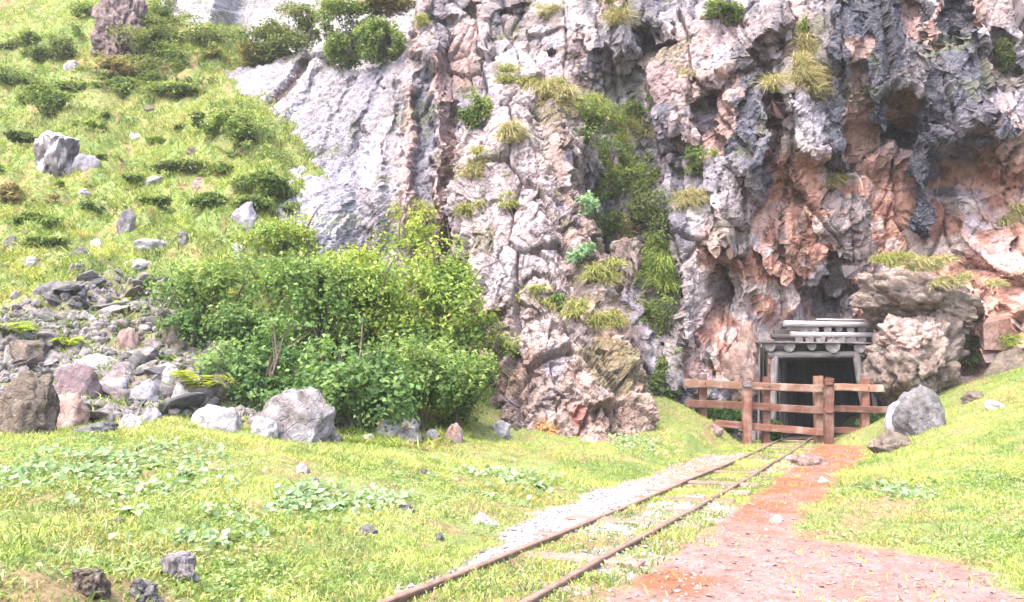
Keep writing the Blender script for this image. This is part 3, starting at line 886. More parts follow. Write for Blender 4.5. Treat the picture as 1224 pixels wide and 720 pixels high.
def hit(px, py, objs, default=20.0):
    """nearest built surface along the line of sight"""
    dv = Vector(ray(px, py)).normalized()
    best = None
    for o in objs:
        ok, loc, nor, idx = o.ray_cast(CAMV, dv)
        if ok and (best is None or (loc - CAMV).length < (best[0] - CAMV).length):
            if nor.dot(dv) > 0: nor = -nor
            best = (loc.copy(), nor.copy())
    if best is None:
        return Vector(P(px, py, default)), Vector((0, -1, 0))
    return best


TERR = [ground, path_o, bed_o]
ROCKW = [cliff, but]
ALL = TERR + ROCKW
# ------------------------------------------------------------------ solid helpers
def box_mesh(name, sx, sy, sz, bev=0.006, jit=0.0, seed=0):
    r = random.Random(seed)
    bm = bmesh.new()
    bmesh.ops.create_cube(bm, size=1)
    for vv_ in bm.verts:
        vv_.co = Vector((vv_.co.x * sx + r.uniform(-jit, jit), vv_.co.y * sy + r.uniform(-jit, jit), vv_.co.z * sz + r.uniform(-jit, jit)))
    if bev:
        bmesh.ops.bevel(bm, geom=list(bm.edges), offset=bev, segments=1, affect='EDGES')
    me = bpy.data.meshes.new(name)
    bm.to_mesh(me); bm.free()
    return me


def beam(name, a, b, w, h, mat, parent=None, seed=0, roll=0.0):
    """squared, slightly warped timber from a to b; its long axis is the object's own X"""
    r = random.Random(seed * 7 + 1)
    a, b = Vector(a), Vector(b)
    L = (b - a).length
    m = max(3, int(L / 0.22))
    jt = min(w, h) * 0.06
    Vb, Fb = [], []
    c1, c2, p1 = r.uniform(-1, 1), r.uniform(-1, 1), r.uniform(0, 6)
    for i in range(m + 1):
        t = i / m
        oy, oz = 0.012 * L * 0.3 * c1 * math.sin(math.pi * t), 0.012 * L * 0.5 * c2 * math.sin(math.pi * t) + 0.004 * math.sin(9 * t + p1)
        for (sy, sz) in ((-1, -.8), (-.8, -1), (.8, -1), (1, -.8), (1, .8), (.8, 1), (-.8, 1), (-1, .8)):
            e = r.uniform(-.02, .02) if i in (0, m) else 0
            Vb.append((-L / 2 + L * t + e, oy + sy * w / 2 + r.uniform(-jt, jt), oz + sz * h / 2 + r.uniform(-jt, jt)))
    for i in range(m):
        for k in range(8):
            Fb.append((i * 8 + k, i * 8 + (k + 1) % 8, (i + 1) * 8 + (k + 1) % 8, (i + 1) * 8 + k))
    me = bpy.data.meshes.new(name)
    me.from_pydata(Vb, [], Fb + [tuple(range(7, -1, -1)), tuple(m * 8 + k for k in range(8))])
    me.update()
    o = obj(name, me, mat, parent)
    x = (b - a).normalized()
    up = Vector((0, 0, 1)) if abs(x.z) < 0.9 else Vector((0, 1, 0))
    y = up.cross(x).normalized(); z = x.cross(y)
    M = Matrix((x, y, z)).transposed().to_4x4()
    o.matrix_local = Matrix.Translation((a + b) / 2) @ M @ Matrix.Rotation(roll, 4, 'X')
    return o


def log(name, a, b, r, mat, parent=None, seed=0, taper=0.92, knob=0.07):
    """round pole with slightly crooked, knotty sides"""
    rr = random.Random(seed)
    a, b = Vector(a), Vector(b)
    L = (b - a).length
    ns, nr_ = 10, max(3, int(L / 0.25))
    bm = bmesh.new()
    rings = []
    ph = rr.uniform(0, 6)
    for i in range(nr_ + 1):
        t = i / nr_
        ox, oz = 0.12 * r * math.sin(t * 4 + ph), 0.12 * r * math.cos(t * 3.1 + ph)
        rad_ = r * (1 + (taper - 1) * t) * (1 + rr.uniform(-knob, knob))
        rings.append([bm.verts.new((-L / 2 + L * t, ox + rad_ * math.cos(2 * math.pi * k / ns) * (1 + rr.uniform(-.04, .04)),
                                    oz + rad_ * math.sin(2 * math.pi * k / ns))) for k in range(ns)])
    for i in range(nr_):
        for k in range(ns):
            bm.faces.new((rings[i][k], rings[i][(k + 1) % ns], rings[i + 1][(k + 1) % ns], rings[i + 1][k]))
    bm.faces.new(rings[0][::-1]); bm.faces.new(rings[-1])
    bmesh.ops.recalc_face_normals(bm, faces=bm.faces)
    me = bpy.data.meshes.new(name); bm.to_mesh(me); bm.free()
    o = obj(name, me, mat, parent)
    x = (b - a).normalized()
    up = Vector((0, 0, 1)) if abs(x.z) < 0.9 else Vector((0, 1, 0))
    y = up.cross(x).normalized(); z = x.cross(y)
    o.matrix_local = Matrix.Translation((a + b) / 2) @ Matrix((x, y, z)).transposed().to_4x4()
    return o


def empty(name, loc=(0, 0, 0)):
    o = bpy.data.objects.new(name, None)
    o.empty_display_size = 0.2
    COL.objects.link(o)
    o.location = loc
    return o


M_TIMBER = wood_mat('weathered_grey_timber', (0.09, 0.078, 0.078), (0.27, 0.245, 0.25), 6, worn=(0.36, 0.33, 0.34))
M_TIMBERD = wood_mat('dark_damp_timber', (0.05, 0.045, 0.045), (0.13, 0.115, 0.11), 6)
M_TIMBERP = wood_mat('bleached_timber', (0.34, 0.31, 0.32), (0.60, 0.56, 0.58), 6)
M_FENCE = wood_mat('red_stained_timber', (0.13, 0.055, 0.040), (0.28, 0.13, 0.092), 5, worn=(0.36, 0.27, 0.23))
M_FENCEP = wood_mat('faded_orange_timber', (0.21, 0.105, 0.07), (0.36, 0.21, 0.145), 5, worn=(0.50, 0.40, 0.35))
M_RAIL = plain_mat('rusty_rail', (0.085, 0.048, 0.035), (0.17, 0.10, 0.07), 14, 0.7, 0.0)
M_RAILTOP = plain_mat('worn_rail_head', (0.12, 0.075, 0.055), (0.21, 0.145, 0.115), 10, 0.6, 0.0)
M_SLEEPER = wood_mat('sleeper_timber', (0.22, 0.13, 0.105), (0.40, 0.28, 0.235), 6)
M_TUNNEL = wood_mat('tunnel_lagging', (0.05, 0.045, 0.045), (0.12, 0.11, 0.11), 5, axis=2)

# ------------------------------------------------------------------ mine tunnel behind the portal
SL = 0.47
tun = tag(obj('mine_tunnel', None), kind='structure')
bm = bmesh.new()
y0, y1 = 20.75, 24.6
def tx(y, x): return x + SL * (y - 20.6)
xl, xr, zt = 6.82, 9.14, 2.26
pts = {}
for yk, y in (('a', y0), ('b', y1)):
    for xk, x in (('l', xl), ('r', xr)):
        for zk, z in (('0', -0.05), ('1', zt)):
            pts[yk + xk + zk] = bm.verts.new((tx(y, x), y, z))
for f in (('al1', 'bl1', 'br1', 'ar1'), ('ar0', 'ar1', 'br1', 'br0'), ('bl0', 'bl1', 'br1', 'br0'), ('al0', 'al1', 'bl1', 'bl0')):
    bm.faces.new([pts[k] for k in f])
me = bpy.data.meshes.new('tunnel_wall'); bm.to_mesh(me); bm.free()
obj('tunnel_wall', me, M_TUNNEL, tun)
bm = bmesh.new()
for k, (x, y) in enumerate(((xl, y0), (xr, y0), (xr, y1), (xl, y1))):
    pts[k] = bm.verts.new((tx(y, x), y, 0.03))
bm.faces.new([pts[k] for k in range(4)])
me = bpy.data.meshes.new('tunnel_floor'); bm.to_mesh(me); bm.free()
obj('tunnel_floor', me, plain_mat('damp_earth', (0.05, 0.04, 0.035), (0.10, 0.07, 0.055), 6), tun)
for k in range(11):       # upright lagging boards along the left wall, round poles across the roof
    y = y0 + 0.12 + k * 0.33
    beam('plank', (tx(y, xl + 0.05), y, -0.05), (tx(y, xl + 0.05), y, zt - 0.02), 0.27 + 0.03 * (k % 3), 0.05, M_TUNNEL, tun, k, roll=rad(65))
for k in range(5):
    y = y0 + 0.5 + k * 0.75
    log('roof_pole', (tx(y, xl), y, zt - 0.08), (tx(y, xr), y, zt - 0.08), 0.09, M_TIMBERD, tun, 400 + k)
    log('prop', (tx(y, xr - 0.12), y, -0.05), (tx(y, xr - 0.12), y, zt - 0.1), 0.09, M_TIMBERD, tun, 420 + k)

# ------------------------------------------------------------------ timber portal
base = P(976, 530, 20.5)
por = tag(empty('mine_portal', (0, 0, 0)), 'grey weathered timber portal of round logs framing the dark mine mouth', 'mine entrance')
def pl(px, py, dy=0.0): return P(px, py, 20.5 + dy)
log('post', pl(920, 535), pl(927, 421), 0.105, M_TIMBER, por, 1)
log('post', pl(1041, 535), pl(1023, 421), 0.115, M_TIMBER, por, 2)
log('side_post', pl(1052, 535, .12), pl(1037, 412, .12), 0.065, M_TIMBERP, por, 3)
log('side_post', pl(906, 535, .1), pl(908, 411, .1), 0.03, M_TIMBER, por, 4)
log('lintel', pl(917, 424.5), pl(1032, 424.5), 0.095, M_TIMBER, por, 5)
for k, (px, r) in enumerate([(920, .13), (944, .14), (970, .12), (995, .17), (1027, .15)]):
    log('roof_pole', pl(px, 414.5, -0.12), P(px, 414.5, 20.5) + np.array([0.6, 1.55, 0.05]), r, M_TIMBER, por, 20 + k)
beam('eave_board', pl(905, 409.5, -0.05), pl(1041, 411, -0.05), 0.32, 0.035, M_TIMBER, por, 6)
for k, px in enumerate([955, 968, 981, 993.5, 1005, 1017, 1031]):
    log('roof_pole', pl(px, 405 + 0.8 * (k % 2), 0.08), P(px, 405, 20.5) + np.array([0.5, 1.5, 0.05]), 0.105 + 0.015 * (k % 3), M_TIMBER, por, 30 + k)
log('roof_beam', pl(922, 402, .18), pl(951, 403, .18), 0.075, M_TIMBERD, por, 7)
log('roof_beam', pl(945, 400, .12), pl(1045, 400.5, .12), 0.075, M_TIMBERP, por, 8)
for k, px in enumerate([961, 975, 989, 1003, 1017, 1031]):
    log('roof_pole', pl(px, 394, 0.3), P(px, 394, 20.5) + np.array([0.4, 1.4, 0.05]), 0.085 + 0.01 * (k % 3), M_TIMBER, por, 40 + k)
log('roof_beam', pl(937, 386.5, .32), pl(1046, 389, .32), 0.085, M_TIMBERP, por, 9)
beam('roof_board', pl(972, 383, .55), pl(1030, 383.5, .55), 0.5, 0.05, M_TIMBERP, por, 10)
beam('backing_board', pl(912, 415, .45), pl(1042, 415, .45), 0.1, 0.34, M_TIMBERD, por, 11)
beam('backing_board', pl(925, 401, .6), pl(1042, 401, .6), 0.1, 0.30, M_TIMBERD, por, 12)
beam('backing_board', pl(945, 391, .8), pl(1042, 391, .8), 0.1, 0.30, M_TIMBERD, por, 13)
for k, px in enumerate((909.5, 915)):
    beam('side_board', P(px, 535, 20.95), P(px + 1, 415, 20.95), 0.22, 0.04, M_TIMBERD, por, 14 + k, roll=math.pi / 2)
for k, px in enumerate((1044, 1050)):
    beam('side_board', P(px, 535, 20.9), P(px - 8, 415, 20.9), 0.22, 0.04, M_TIMBERD, por, 16 + k, roll=math.pi / 2)

# ------------------------------------------------------------------ fence
fen = tag(empty('wooden_fence'), 'red-brown timber post and rail fence barring the mine mouth', 'fence')
for k, (px, t, b, Y, w, m) in enumerate([(893, 454, 534, 19.0, .205, M_FENCE), (990, 452, 537, 18.98, .20, M_FENCE), (840, 448, 500, 19.36, .19, M_FENCE), (915, 451, 530, 19.34, .18, M_FENCE),
                                         (978.5, 450, 530, 19.34, .20, M_FENCEP), (1033, 452, 530, 19.34, .19, M_FENCE)]):
    a, c_ = P(px, b, Y), P(px + (0.8 if k % 2 else -0.6), t, Y)
    a[2] -= 0.15
    beam('post', a, c_, w, w * 0.8, m, fen, 60 + k)
for k, (a, b, Y, h, m) in enumerate([((818, 457.5), (996, 465), 19.17, .18, M_FENCEP), ((988, 462.5), (1056, 464.5), 19.20, .17, M_FENCEP),
                                     ((820, 482), (996, 492), 19.17, .18, M_FENCE), ((984, 489), (1071, 490.5), 19.20, .16, M_FENCE),
                                     ((855, 506), (996, 518.5), 19.17, .17, M_FENCE), ((986, 514), (1042, 516), 19.20, .15, M_FENCE)]):
    beam('rail', P(*a, Y), P(*b, Y), 0.065, h, m, fen, 80 + k)
for k, (px, py, w) in enumerate([(893, 459, .2), (991, 457, .19), (991, 490, .19)]):
    p = P(px, py, 18.87)
    beam('cleat', p - np.array([w / 2, 0, 0]), p + np.array([w / 2, 0, 0]), 0.04, 0.13, M_FENCE if k else M_TIMBER, fen, 90 + k)

M_BOLT = plain_mat('rusty_iron', (0.05, 0.03, 0.025), (0.11, 0.06, 0.045), 30, 0.6)
bolt_me = bpy.data.meshes.new('bolt')
bm = bmesh.new()
bmesh.ops.create_cone(bm, segments=8, radius1=0.022, radius2=0.016, depth=0.03, cap_ends=True, matrix=Matrix.Rotation(math.pi / 2, 4, 'X'))
bm.to_mesh(bolt_me); bm.free()
bolt_me.materials.append(M_BOLT)
bpy.context.view_layer.update()
for rail_o in [o for o in fen.children if o.name.startswith('rail')]:
    mw = rail_o.matrix_world
    e0, e1 = mw @ Vector((-0.5 * rail_o.dimensions.x, 0, 0)), mw @ Vector((0.5 * rail_o.dimensions.x, 0, 0))
    for px in (840, 915, 978.5, 1033):
        X = (px - 612) / FPX * 19.3
        t = (X - e0.x) / (e1.x - e0.x)
        if 0.02 < t < 0.98:
            b_ = obj('bolt', bolt_me, None, rail_o)
            b_.matrix_world = Matrix.Translation(e0.lerp(e1, t) + Vector((0, -0.045, 0)))

# ------------------------------------------------------------------ railway track
trk = tag(empty('railway_track'), 'rusty narrow gauge railway track running over weedy ground into the mine', 'railway track')
prof = [(-.045, 0), (.045, 0), (.045, .012), (.012, .022), (.010, .062), (.026, .070), (.026, .088), (.018, .094), (-.018, .094), (-.026, .088), (-.026, .070), (-.010, .062), (-.012, .022), (-.045, .012)]
for sgn in (-1, 1):
    Vr = []
    ys = np.arange(0.5, 24.0, 0.3)
    for i, y in enumerate(ys):
        x = float(track_x(y))
        t = np.array([float(track_x(y + .05)) - x, .05]); t /= np.linalg.norm(t)
        nrm = np.array([t[1], -t[0]])
        wob = 0.006 * math.sin(y * 1.7 + sgn) + 0.004 * math.sin(y * 4.1)
        for (a, h) in prof:
            q = np.array([x, y]) + nrm * (sgn * 0.325 + a * 1.1 + wob)
            Vr.append((q[0], q[1], h * 0.85 - 0.036 + 0.006 * math.sin(y * 0.9 + sgn * 2)))
    n = len(prof)
    Fr = [(i * n + k, i * n + (k + 1) % n, (i + 1) * n + (k + 1) % n, (i + 1) * n + k) for i in range(len(ys) - 1) for k in range(n)]
    rl = obj('rail', mesh_np('rail', np.array(Vr), np.array(Fr), smooth=False), M_RAIL, trk)
    for yj in (7.4 + 0.5 * sgn, 13.2 + 0.4 * sgn):
        xj = float(track_x(yj)); an = math.atan(0.475 - 0.0024 * (yj - 4.57))
        nn = Vector((math.cos(an), -math.sin(an), 0))
        for sd in (-1, 1):
            fp = obj('fishplate', box_mesh('fishplate', 0.014, 0.36, 0.034, 0.003), M_BOLT, rl)
            fp.location = Vector((xj, yj, 0.012)) + nn * (sgn * 0.325 + sd * 0.017)
            fp.rotation_euler = (0, 0, -an)
    rl.data.materials.append(M_RAILTOP)
    for pg in rl.data.polygons:
        if pg.index % n == 8 - 1: pg.material_index = 1
for k in range(24):
    y = 2.6 + k * 0.78
    x = float(track_x(y))
    ang = math.atan(0.475 - 0.0024 * (y - 4.57))
    sm = box_mesh('sleeper', 1.12 + 0.1 * rnd.random(), 0.17 + .03 * rnd.random(), 0.10, 0.012, 0.012, k)
    obj('sleeper', sm, M_SLEEPER, trk, (x + rnd.uniform(-.03, .03), y, -0.032 + rnd.uniform(-.010, .008)), (rnd.uniform(-.01, .01), rnd.uniform(-.015, .015), -ang + rnd.uniform(-.03, .03)))

# ------------------------------------------------------------------ rocks
_ico = {}
def ico(sub):
    if sub not in _ico:
        bm = bmesh.new(); bmesh.ops.create_icosphere(bm, subdivisions=sub, radius=1.0)
        V = np.array([x.co[:] for x in bm.verts]); F = np.array([[q.index for q in f.verts] for f in bm.faces])
        bm.free(); _ico[sub] = (V, F)
    return _ico[sub]


def rock_geo(seed, sub=4, cuts=11, rough=0.10, keep=0.62, strata=0.0):
    r = np.random.default_rng(seed)
    V, F = ico(sub)
    V = V.copy()
    for k in range(cuts):
        n = r.normal(size=3); n /= np.linalg.norm(n)
        dd = r.uniform(keep, 0.9)
        h = V @ n - dd
        V = V - np.where(h > 0, h, 0)[:, None] * n * 0.96
    nrm = V / np.linalg.norm(V, axis=1, keepdims=True)
    off = r.uniform(0, 50, 3)
    h, e, _ = facet3(V * 2.1 + off, seed % 50, 0.6)
    V = V + nrm * (rough * (1.5 * h - 0.5 * np.exp(-e / 0.06) + 0.9 * fbm(V * 3 + off, 4, s=seed % 60)))[:, None]
    if sub >= 4:
        h, e, _ = facet3(V * 5.2 + off, seed % 50 + 3, 0.6)
        V = V + nrm * (rough * (0.5 * h - 0.2 * np.exp(-e / 0.08)))[:, None]
    if strata:
        ax = r.normal(size=3); ax[0] *= .3; ax /= np.linalg.norm(ax)
        t = V @ ax * 6
        V = V + nrm * (strata * (np.abs((t % 1) - .5) - .25))[:, None]
    V -= (V.max(0) + V.min(0)) / 2
    V /= (V.max(0) - V.min(0))
    return V, F


def rock(name, px, py, w, h, mat, label, cat='boulder', dep=0.85, seed=0, rz=0.0, tilt=0.0, sub=4, sink=0.8, surf=None, group=None, rough=0.10, cuts=11, strata=0.0, Y=None, roll=0.0, short=None, flat=None):
    """a rock whose foot is seen at picture point (px, py), w by h picture pixels"""
    if Y is None:
        loc, nor = hit(px, py, surf or TERR)
    else:
        loc = Vector(P(px, py, Y))
    k = loc.y / FPX
    W, H = w * k, h * k
    D = W * dep
    T = H * (1 + sink)
    V, F = rock_geo(seed + 17, sub, cuts, rough, strata=strata)
    if flat is not None:
        V = V.copy(); V[:, 2] = np.where(V[:, 2] > flat, flat + (V[:, 2] - flat) * .22, V[:, 2]); V[:, 2] = (V[:, 2] - V[:, 2].min()) / (V[:, 2].max() - V[:, 2].min()) - .5
    me = mesh_np(name, V * np.array([W, D, T]), F)
    o = obj(name, me, mat, None, (loc.x, loc.y + D * 0.36, loc.z + H - T / 2), (roll, tilt, rz))
    if label: tag(o, label, cat, group)
    if short: NAMED.append((loc.copy(), short))
    return o


NAMED = []
R_ = rock
R_('boulder', 56, 204, 54, 56, M_LITTOP, 'tall boulder with a flat top painted lit and a dark front, high on the left slope', dep=.9, seed=1, cuts=7, flat=.1, sub=5, rough=.13)
R_('boulder', 97, 204, 36, 25, M_LAV, 'small pale rock leaning against the right of the tall flat-topped boulder', seed=2, tilt=.2)
R_('rock_outcrop', 64, 355, 62, 23, M_GREY, 'low long grey outcrop in yellow grass just above the rubble at left', 'rock outcrop', seed=3, short='low long outcrop', tilt=.15)
R_('stone', 88, 309, 34, 16, M_GREY, 'flat grey stone in the slope grass above the low long outcrop', 'stone', seed=4)
R_('stone', 112, 296, 18, 13, M_PALE, 'little pale stone beside the flat grey stone on the slope', 'stone', seed=5)
R_('boulder', 147, 278, 23, 32, M_GREY, 'dark knobbly upright rock standing alone mid slope', seed=6)
R_('rock_outcrop', 176, 298, 58, 18, M_LAV, 'low pale ledge of rock in the grass left of the leafy bushes', 'rock outcrop', seed=7)
R_('stone', 160, 318, 40, 11, M_PALE, 'thin pale slab just below the low pale ledge on the slope', 'stone', seed=8)
R_('stone', 215, 291, 21, 16, M_GREY, 'dark round stone at the right end of the low pale ledge', 'stone', seed=9)
R_('boulder', 289, 268, 32, 32, M_LAV, 'pale jagged rock at the foot of the cliff above the bushes', seed=10)
R_('stone', 283, 305, 14, 16, M_PALE, 'small pale stone peeping out above the leafy bush', 'stone', seed=11)
R_('stone', 160, 168, 18, 12, M_PALE, 'bright pale stone right of centre high on the slope', 'stone', seed=12)
R_('stone', 228, 186, 18, 14, M_BROWN, 'brown stone near the cliff edge high on the slope', 'stone', seed=13)
R_('stone', 98, 232, 16, 9, M_PALE, 'small white stone below the tall flat-topped boulder', 'stone', seed=14)
R_('stone', 180, 219, 26, 12, M_PALE, 'low whitish stone in the middle of the upper slope', 'stone', seed=15)
R_('stone', 238, 222, 24, 14, M_PINK, 'pinkish stone in yellow grass below the dark bushes by the cliff', 'stone', seed=16)
R_('stone', 176, 132, 28, 12, M_BROWN, 'long flat stone below the round brownish heath bush', 'stone', seed=18)
R_('stone', 82, 83, 22, 15, M_LAV, 'pale stone among the heath bushes left of the rock pinnacle', 'stone', seed=19)
R_('stone', 10, 294, 18, 14, M_GREY, 'small dark stone at the left edge of the slope', 'stone', seed=20)
R_('stone', 32, 318, 28, 12, M_LAV, 'flat pale stone at left above the low long outcrop', 'stone', seed=21)
R_('rock_pinnacle', 132, 74, 84, 116, M_PINN, 'leaning brown rock pinnacle cut by the top edge, among dark heath bushes', 'rock', dep=.7, seed=22, sub=6, cuts=7, strata=.22, tilt=-.2, sink=.35, rough=.2)
R_('boulder', 24, 437, 52, 32, M_BROWN, 'boulder with a mossy flat top and shadowed front at the left edge of the rubble', dep=.9, seed=23, short='mossy flat-topped boulder', cuts=8, flat=.1)
R_('boulder', 18, 521, 68, 78, M_BROWN, 'big dark brown boulder cut by the left edge above the bank', dep=.8, seed=24, short='big dark brown boulder', sub=5, cuts=8)
R_('boulder', 76, 478, 66, 46, M_PURPLE, 'smooth purple-brown boulder in the rubble at left', dep=.8, seed=25, short='purple-brown boulder', cuts=9, rough=.07)
R_('boulder', 72, 511, 52, 42, M_PINK, 'reddish pink crumbly boulder beside the big dark brown one', dep=.7, seed=26, short='reddish pink boulder')
R_('boulder', 106, 449, 54, 27, M_LAV, 'wedge-shaped rock with pale top and dark right face in the rubble', seed=27, short='wedge-shaped rock', cuts=7, tilt=.15)
R_('boulder', 146, 424, 34, 34, M_PINK, 'pink-brown block in the middle of the rubble', seed=28, short='pink-brown block')
R_('boulder', 203, 416, 50, 44, M_BROWN, 'mossy brown block under the left edge of the leafy bush', dep=.9, seed=29, short='mossy brown block')
R_('boulder', 196, 461, 36, 28, M_PALE, 'rounded pale boulder in the rubble near the yellow fern', seed=30, short='rounded pale boulder')
R_('boulder', 256, 478, 50, 42, M_DARK, 'dark striped slabs standing behind the yellow fern', seed=31, short='dark striped slabs', strata=.16, tilt=-.5)
R_('boulder', 344, 526, 92, 66, M_LAVB, 'large smooth lavender boulder below the leafy bushes, biggest at the end of the rubble', dep=.75, seed=32, short='large lavender boulder', sub=5, cuts=8, tilt=.28, rough=.06)
R_('boulder', 298, 482, 44, 34, M_PALE, 'pale slab leaning on the left of the large lavender boulder', seed=33, tilt=.4)
R_('boulder', 252, 514, 64, 30, M_PALE, 'bright cracked slabs left of the large lavender boulder', dep=.7, seed=34, short='bright cracked slabs', tilt=.2, strata=.12)
R_('boulder', 312, 520, 34, 22, M_PALE, 'small pale block in front of the large lavender boulder', seed=35)
R_('stone_slab', 101, 517, 62, 13, M_GREY, 'thin flat slab lying on the bank edge with shadow beneath', 'stone slab', seed=36, short='thin flat slab')
R_('stone', 151, 513, 28, 19, M_PALE, 'chunky white stone at the top of the grassy bank', 'stone', seed=37)
R_('stone', 178, 505, 24, 17, M_LAV, 'bluish stone right of the chunky white stone on the bank edge', 'stone', seed=38)
R_('boulder', 130, 483, 50, 32, M_LAV, 'grey blocky rock right of the purple-brown boulder', seed=39, short='grey blocky rock', strata=.1)
R_('boulder', 168, 482, 44, 28, M_LAV, 'tilted bluish slab in the middle of the lower rubble', seed=40, short='tilted bluish slab', tilt=.45, cuts=8)
R_('boulder', 214, 487, 42, 30, M_PALE, 'light angular rock left of the yellow fern', seed=41, short='light angular rock', cuts=8)
R_('stone', 396, 529, 24, 13, M_GREY, 'small grey stone right of the large lavender boulder', 'stone', seed=42)
R_('boulder', 462, 525, 36, 23, M_PALE, 'white block at the left of the stone row under the bushes', seed=43, tilt=-.35, cuts=7)
R_('boulder', 486, 529, 38, 17, M_GREY, 'grey lens-shaped rock in front of the stone row under the bushes', seed=44)
R_('boulder', 488, 514, 26, 16, M_PALE, 'pale rock topping the stone row under the bushes', seed=45)
R_('stone', 515, 527, 20, 14, M_PALE, 'small pale stone between the grey rock and the pink block', 'stone', seed=46)
R_('boulder', 541, 528, 25, 22, M_PINK, 'pink block at the right end of the stone row under the bushes', seed=47, cuts=7)
R_('stone', 437, 529, 24, 10, M_PALE, 'low pale stone left of the white block under the bushes', 'stone', seed=48)
R_('boulder', 598, 521, 26, 18, M_PALE, 'whitish stone at the left foot of the rock buttress', seed=49)
R_('boulder', 210, 697, 48, 32, M_LAVB, 'pale knobbly rock sticking out of the near bank grass', dep=.9, seed=50, sub=5, rough=.2, flat=.15)
R_('boulder', 166, 718, 48, 24, M_GREY, 'dark grey rock left of the pale knobbly rock at the bottom edge', dep=.9, seed=51, sub=5, rough=.22)
R_('boulder', 100, 712, 46, 28, M_BROWN, 'crumbling low brownish rock near the bottom left corner', dep=.9, seed=52, sub=5, rough=.24, flat=.15)
R_('stone', 358, 565, 22, 11, M_PALE, 'upper of two pale stones in the bank grass below the lavender boulder', 'stone', seed=53, sink=1.0)
R_('stone', 374, 579, 18, 9, M_GREY, 'lower of two stones in the bank grass below the lavender boulder', 'stone', seed=54, sink=1.0)
R_('stone_slab', 577, 627, 40, 12, M_PALE, 'flat white slab lying in the bank grass beside the track', 'stone slab', seed=55, sink=1.0, tilt=.12)
R_('stone', 525, 647, 13, 10, M_GREY, 'tiny grey stone in the bank grass left of the flat white slab', 'stone', seed=56, sink=1.0)
R_('stone', 505, 566, 13, 6, M_DARK, 'small dark stone in the bank grass under the stone row', 'stone', seed=57, sink=1.0)
R_('stone', 485, 612, 20, 10, M_GREY, 'mottled grey stone half hidden in the middle of the bank', 'stone', seed=58, sink=1.0)
R_('stone', 438, 640, 24, 11, M_GREY, 'broken grey stone low in the middle of the bank grass', 'stone', seed=59, sink=1.0)
R_('stone', 140, 627, 14, 8, M_GREY, 'tiny stone in the orange grass of the left bank', 'stone', seed=60, sink=1.0)
R_('boulder', 1112, 514, 62, 54, M_GREY, 'round grey mottled boulder on the mound right of the fence', dep=.9, seed=61, sub=5, cuts=8, rough=.07)
R_('boulder', 1083, 513, 36, 36, M_LAV, 'smaller grey boulder pressed against the left of the round mottled one', dep=.9, seed=62, cuts=8, rough=.07)
R_('boulder', 1072, 536, 50, 22, M_BROWN, 'moss-covered stone below the grey boulders by the fence end', seed=63)
R_('stone', 1193, 488, 22, 10, M_PALE, 'white flat stone on the grass mound at right', 'stone', seed=64)
R_('stone', 1170, 477, 30, 10, M_BROWN, 'brownish flat stone just left of the white one on the mound', 'stone', seed=65)
R_('stone_slab', 972, 556, 52, 13, M_PINK, 'pink flat slab across the head of the red path before the fence', 'stone slab', seed=66)
R_('stone', 945, 551, 12, 7, M_PALE, 'small pale stone beside the right rail before the fence', 'stone', seed=67)
R_('stone', 855, 520, 24, 13, M_PINK, 'pinkish stone at the left foot of the fence', 'stone', seed=68)
R_('stone', 985, 577, 14, 7, M_PALE, 'little white stone at the right side of the narrow red path', 'stone', seed=69)
R_('stone', 930, 624, 18, 8, M_PALE, 'whitish stone embedded at the wide end of the red path', 'stone', seed=70)
R_('rock_outcrop', 1122, 490, 128, 124, M_OUT, 'massive pinkish brown rock block leaning beside the mine portal', 'rock outcrop', dep=1.0, seed=71, sub=6, cuts=8, rough=.15, Y=18.75, sink=.2)
R_('rock_ledge', 1118, 378, 152, 66, M_OUT, 'overhanging arched ledge of rock capped with dry grass above the leaning block', 'rock outcrop', dep=1.0, seed=92, sub=6, cuts=9, rough=.12, Y=18.95, tilt=.36, sink=.3)
R_('rock_outcrop', 1106, 412, 92, 40, M_PINKL, 'bright pink and white broken face on the top of the leaning block', 'rock outcrop', dep=.8, seed=73, sub=6, cuts=9, rough=.15, Y=18.72, tilt=.22, sink=.5)
R_('boulder', 1212, 476, 60, 70, M_BROWN, 'brown rock rising at the right edge behind the mound', dep=.8, seed=74, sub=5, Y=18.6, tilt=.5)
R_('boulder', 888, 452, 44, 46, M_PINK, 'pale pink rounded rock left of the mine portal behind the fence', dep=.8, seed=75, sub=5, Y=20.3, cuts=8)
R_('boulder', 897, 415, 26, 34, M_PINK, 'pink rock wedged against the upper left of the portal roof', dep=.9, seed=76, Y=20.5, cuts=8)
R_('boulder', 752, 320, 42, 40, M_OUT, 'brownish pink block perched on the right shoulder of the buttress', dep=.9, seed=87, Y=17.9, cuts=7, sub=5, rough=.2, flat=.1)

